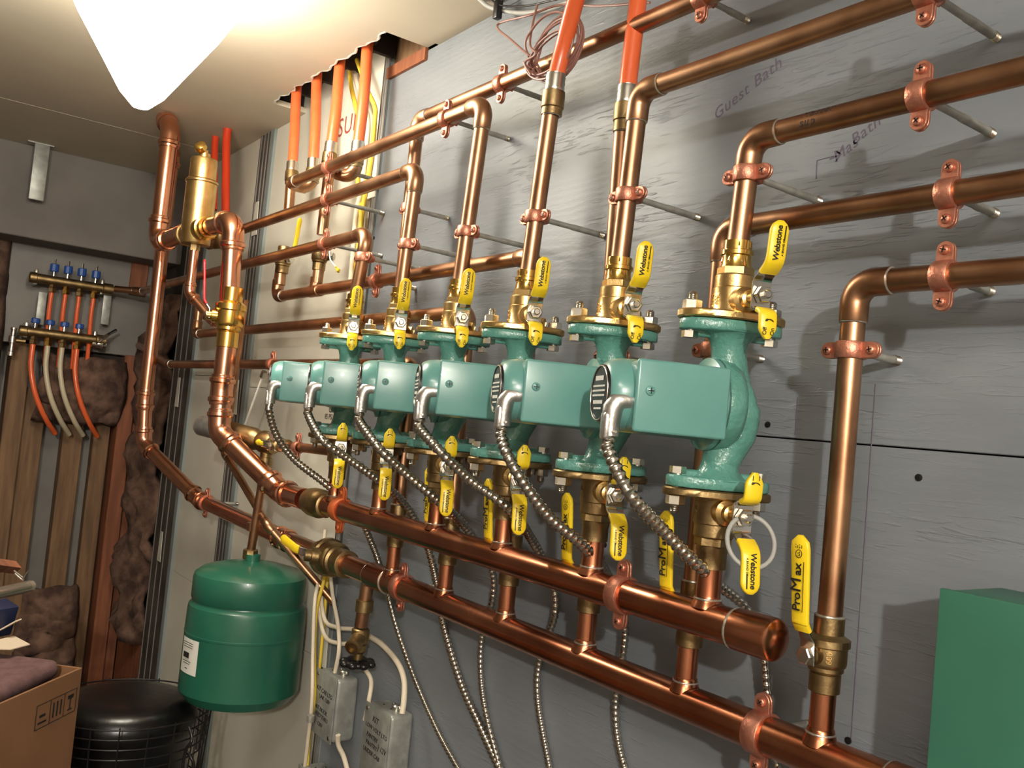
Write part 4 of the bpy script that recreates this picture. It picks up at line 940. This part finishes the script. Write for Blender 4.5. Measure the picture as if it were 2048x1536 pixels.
# ============================================================ MANIFOLDS ON LEFT WALL
XM = -1.765
def manifold(zc, y0, y1, ys, label, knob_up, tubes):
    r = thing('radiant_manifold', label, 'manifold', (XM, (y0+y1)/2, zc)); o = r.location
    G().lathe([(.013, y0-o.y-.02), (.017, y0-o.y-.018), (.017, y0-o.y), (.015, y0-o.y+.002), (.0145, y1-o.y), (.018, y1-o.y+.002), (.018, y1-o.y+.03), (.012, y1-o.y+.032)], frame((0, 0, 0), (0, 1, 0))).obj('bar', BRASS_D, r)
    for k, y in enumerate(ys):
        kn = G().lathe([(.006, .012), (.006, .03), (.004, .031)], M.Translation((0, y-o.y, 0)), 10).obj('flow_stem', CHROME, r)
        G().lathe([(.011, .028), (.013, .03), (.013, .05 if knob_up else .042), (.011, .052 if knob_up else .044), (.001, .053 if knob_up else .0445)], M.Translation((0, y-o.y, 0)), 10).obj('knob', BLUE, kn, 30)
        if knob_up: G().lathe([(.0035, .05), (.0035, .068)], M.Translation((0, y-o.y, 0)), 8).obj('gauge', CHROME, kn)
        G().lathe([(.009, -.012), (.0095, -.02), (.012, -.024), (.012, -.036), (.008, -.038)], M.Translation((0, y-o.y, 0)), 6).obj('outlet_nut', BRASS_P if k % 2 else BRASS_D, r, 20)
    for y in (y0-.0, y1):
        G().box((-.05, y-o.y-.005, -.02), (.0, y-o.y+.005, .028), bev=.002).obj('bracket', STEEL, r)
    return r
def yz(px, py): p = U(px, py, x=XM); return p.y, p.z
zt = yz(150, 568)[1]; zb = yz(130, 672)[1]
yt = [yz(px, 570)[0] for px in (105, 133, 161, 190)]; yb = [yz(px, 670)[0] for px in (68, 98, 127, 157)]
manifold(zt, yz(72, 560)[0], yz(205, 575)[0], yt, 'upper manifold bar with tall gauges on the grey board', True, None)
manifold(zb, yz(52, 665)[0], yz(190, 680)[0], yb, 'lower manifold bar with blue knobs on the grey board', False, None)
g0 = 'thin tubes leaving the upper manifold'
for k, y in enumerate(yt): cable('manifold_tube', 'orange tube dropping from the upper manifold bar, %s of four' % ('first', 'second', 'third', 'fourth')[k], [(XM, y, zt-.036), (XM-.004, y, zt-.1), (XM-.012, y+.004, zb+.0), (XM-.03, y+.01, zb-.1)], .0068, PEX, 'tube', g0)
for k, y in enumerate(yb): cable('manifold_tube', ('orange', 'pale', 'pale', 'orange')[k]+' tube curving down from the lower manifold bar, %s of four' % ('first', 'second', 'third', 'fourth')[k], [(XM, y, zb-.036), (XM+.004, y+.002, zb-.11), (XM+.01, y+.022, zb-.19), (XM+.0, y+.058, zb-.26), (XM-.05, y+.10, zb-.31)], .0078, (PEX, PEXW, PEXW, PEX)[k], 'tube', 'thin tubes leaving the lower manifold')
ve = U(25, 680, x=XM)
vt = thing('manifold_vent', 'small steel vent fitting at the left end of the lower manifold', 'valve', ve)
G().lathe([(.009, -.05), (.012, -.048), (.012, -.036), (.008, -.034), (.008, -.01), (.011, -.008), (.011, .012), (.007, .014), (.007, .03), (.009, .032), (.009, .038)], seg=14).obj('body', STEEL, vt)
G().lathe([(.007, 0), (.007, .035)], frame((0, .0, 0), (0, 1, 0))).obj('nipple', BRASS_D, vt)
bl = U(205, 655, x=XM); small_valve('small steel ball valve at the right end of the lower manifold', U(198, 688, x=XM), (0, 1, 0), (.7, 0, .7), .014, .022, STEEL, gd=(0, 1, .6), gl=.02, gw=.01, gcol=BLKP)
for px in (86, 216):
    a = U(px, 585, x=XM-.02); b = U(px, 650, x=XM-.02)
    tag(G().box((-.003, -.012, 0), (.003, .012, (a-b).length), M.Translation((a.x, a.y, b.z)), .001).obj('mounting_rail', GALV), 'thin steel mounting rail between the manifold bars, %s one' % ('left' if px == 86 else 'right'), 'rail')

# ============================================================ LOWER LEFT CLUTTER
# carton with folded cloths
cx0 = DP(165, 1335, 1.55)
ztopc = cx0.z
ct = thing('cardboard_box', 'open cardboard carton with printed handling symbols, bottom left corner', 'box', (0, 0, 0))
pR = DP(165, 1335, 1.55); pF = DP(-60, 1470, 1.28); pF = V((pF.x, pF.y, pR.z)); dF = (pF-pR); dF.z = 0; dF.normalize(); dS = V((-dF.y, dF.x, 0))
if dS.dot(CF) < 0: dS = -dS
ct.location = (pR.x, pR.y, FZ); H = pR.z-FZ; Lc, Wc = .46, .26
m0 = basis((0, 0, 0), dF, V((0, 0, 1)).cross(dF))
sgn = 1 if (m0.col[1].xyz).dot(dS) > 0 else -1
def panel(x0, x1, y0, y1, nm): return G().box((x0, y0*sgn if sgn > 0 else -y1, 0), (x1, y1*sgn if sgn > 0 else -y0, H), m0, .001).obj(nm, CARD, ct, 0)
pf = panel(0, Lc, 0, .004, 'front_wall'); panel(0, Lc, Wc-.004, Wc, 'rear_wall'); panel(0, .004, .004, Wc-.004, 'end_wall'); panel(Lc-.004, Lc, .004, Wc-.004, 'end_wall')
G().box((.004, .004*sgn if sgn > 0 else -Wc+.004, 0), (Lc-.004, (Wc-.004) if sgn > 0 else -.004, .01), m0).obj('bottom', CARD, ct, 0)
mt_ = basis(m0 @ V((.065, -.0008*sgn, H-.05)), -dF, (0, 0, 1))
g = G()
for x0, x1, y0, y1 in ((-.055, .055, .0185, .0195), (-.055, .055, -.0195, -.0185), (-.055, -.054, -.019, .019), (.054, .055, -.019, .019), (-.018, -.017, -.019, .019), (.02, .021, -.019, .019), (-.045, -.03, -.002, .002), (-.048, -.026, -.012, -.009), (-.01, -.007, -.012, .012), (0, .003, -.012, .012), (.01, .013, -.012, .012), (.03, .046, .006, .012), (.037, .039, -.012, .008), (.032, .044, -.013, -.011)): g.box((x0, y0, 0), (x1, y1, .0004), mt_)
g.obj('printed_symbols', BLK, pf, 0)
def cloth(k, n):
    z = H-.1+k*.03; g = G(); L_ = .37-.012*k; W_ = .22
    ix = []
    pts = []
    N_ = 10
    b = G().box((.02+.004*k, .02, 0), (Lc-.02, W_, .03), bev=.012, n=3)
    for v in b.b.verts:
        v.co.z += .004*sin(v.co.x*23+k)+.003*sin(v.co.y*31+k*2)-(.02*max(0, v.co.x-.2)/.2 if k > 1 else 0)
        v.co.y *= sgn
    bmesh.ops.transform(b.b, matrix=M.Translation((pR.x, pR.y, FZ+z)) @ m0, verts=b.b.verts)
    return tag(b.obj('folded_cloth', TOWL, None, 70), 'mauve-brown folded cloth in the carton, %s of the stack' % ('lowest', 'second from bottom', 'third from bottom', 'topmost')[k], 'cloth', 'folded cloths in the carton')
for k in range(4): cloth(k, 4)
zc_ = FZ+H-.1+.03*4+.012
def flat(name, pxs, z, th, m, label, cat):
    P = [U(px, py, z=z) for px, py in pxs]; g = G().prism([(p.x, p.y) for p in P], z, z+th); return tag(g.obj(name, m, None, 0), label, cat)
flat('paper_sheet', [(-40, 1290), (28, 1273), (60, 1290), (22, 1300), (-40, 1298)], zc_, .0015, PAPR, 'white paper scrap lying on the folded cloths', 'paper')
g = G(); p0 = U(-30, 1262, z=zc_+.004); g.box((-.06, -.03, 0), (.03, .03, .055), M.Translation(p0) @ M.Rotation(.5, 4, 'Z') @ M.Rotation(.25, 4, 'Y'), .004); tag(g.obj('navy_package', NAVY), 'dark navy package at the left edge on the cloths', 'package')
g = G(); p0 = U(18, 1252, z=zc_+.02); g.box((-.02, -.008, 0), (.02, .008, .002), M.Translation(p0) @ M.Rotation(.9, 4, 'Z') @ M.Rotation(-.6, 4, 'Y')); tag(g.obj('paper_slip', PAPR, None, 0), 'small white folded slip leaning on the navy package', 'paper')
# shelf edge with clear packaging and wire clip
pp = DP(60, 1172, 1.25); pq = DP(-80, 1205, 1.05)
tag(G().tube([pq, pp], .008, 12).obj('clear_tube', CLEAR), 'clear plastic tube pointing in from the left edge', 'tube')
pp = DP(30, 1135, 1.3); pq = DP(-80, 1120, 1.12)
tag(G().tube([pq, pp], .009, 4).obj('brown_slat', WOODR), 'dark brown slat behind the clear tube at the left edge', 'slat')
pc = DP(45, 1150, 1.28); g = G()
for a, b in (((28, 1141), (46, 1155)), ((30, 1147), (44, 1159)), ((57, 1140), (45, 1158)), ((34, 1152), (47, 1161))): g.tube([DP(*a, 1.27), DP(*b, 1.27)], .0011, 6)
tag(g.obj('wire_clip', CHROME), 'small shiny wire clip on the clear tube end', 'clip')
# bin with black bag in wire basket
bc = V((-.62, -.30, 0)); bc = DP(252, 1420, 1.75); BZ = bc.z; bc.z = 0
bn = thing('wire_basket', 'round black wire basket lined with a black bag, bottom left', 'basket', (bc.x, bc.y, FZ))
HB = BZ-FZ+.02
prof = [(.001, 0), (.10, 0)]+[(.105+.018*(k/10)+.004*sin(k*2.2), HB*k/12) for k in range(1, 12)]+[(.128, HB-.05), (.133, HB-.03), (.128, HB-.008), (.112, HB+.004), (.08, HB+.01), (.04, HB+.013), (.001, HB+.014)]
o = G().lathe(prof, seg=48).obj('bag', BAGM, bn, 80)
for k in range(10): G().torus((.008, 0, HB-.004-k*.018-(.06 if k > 4 else 0)), (0, 0, 1), .155-.002*k, .0016, 44, 6).obj('wire_hoop', BLKP, bn)
for k in range(20):
    a = 2*pi*k/20; G().tube([(.008+.155*cos(a), .155*sin(a), HB), (.11*cos(a), .11*sin(a), .01)], .0013, 6).obj('upright_wire', BLKP, bn)
cs = cpts([]) if False else None
cable('power_cord', 'black cord dangling at the right side of the wire basket', [DP(378, 1455, 1.62), DP(384, 1480, 1.6), DP(372, 1500, 1.6), DP(366, 1540, 1.6), DP(380, 1570, 1.6)], .0028, BLKP)
cable('power_cord', 'second black cord looped beside the first, right of the basket', [DP(370, 1500, 1.61), DP(382, 1515, 1.6), DP(388, 1535, 1.6), DP(384, 1580, 1.6)], .0028, BLKP)
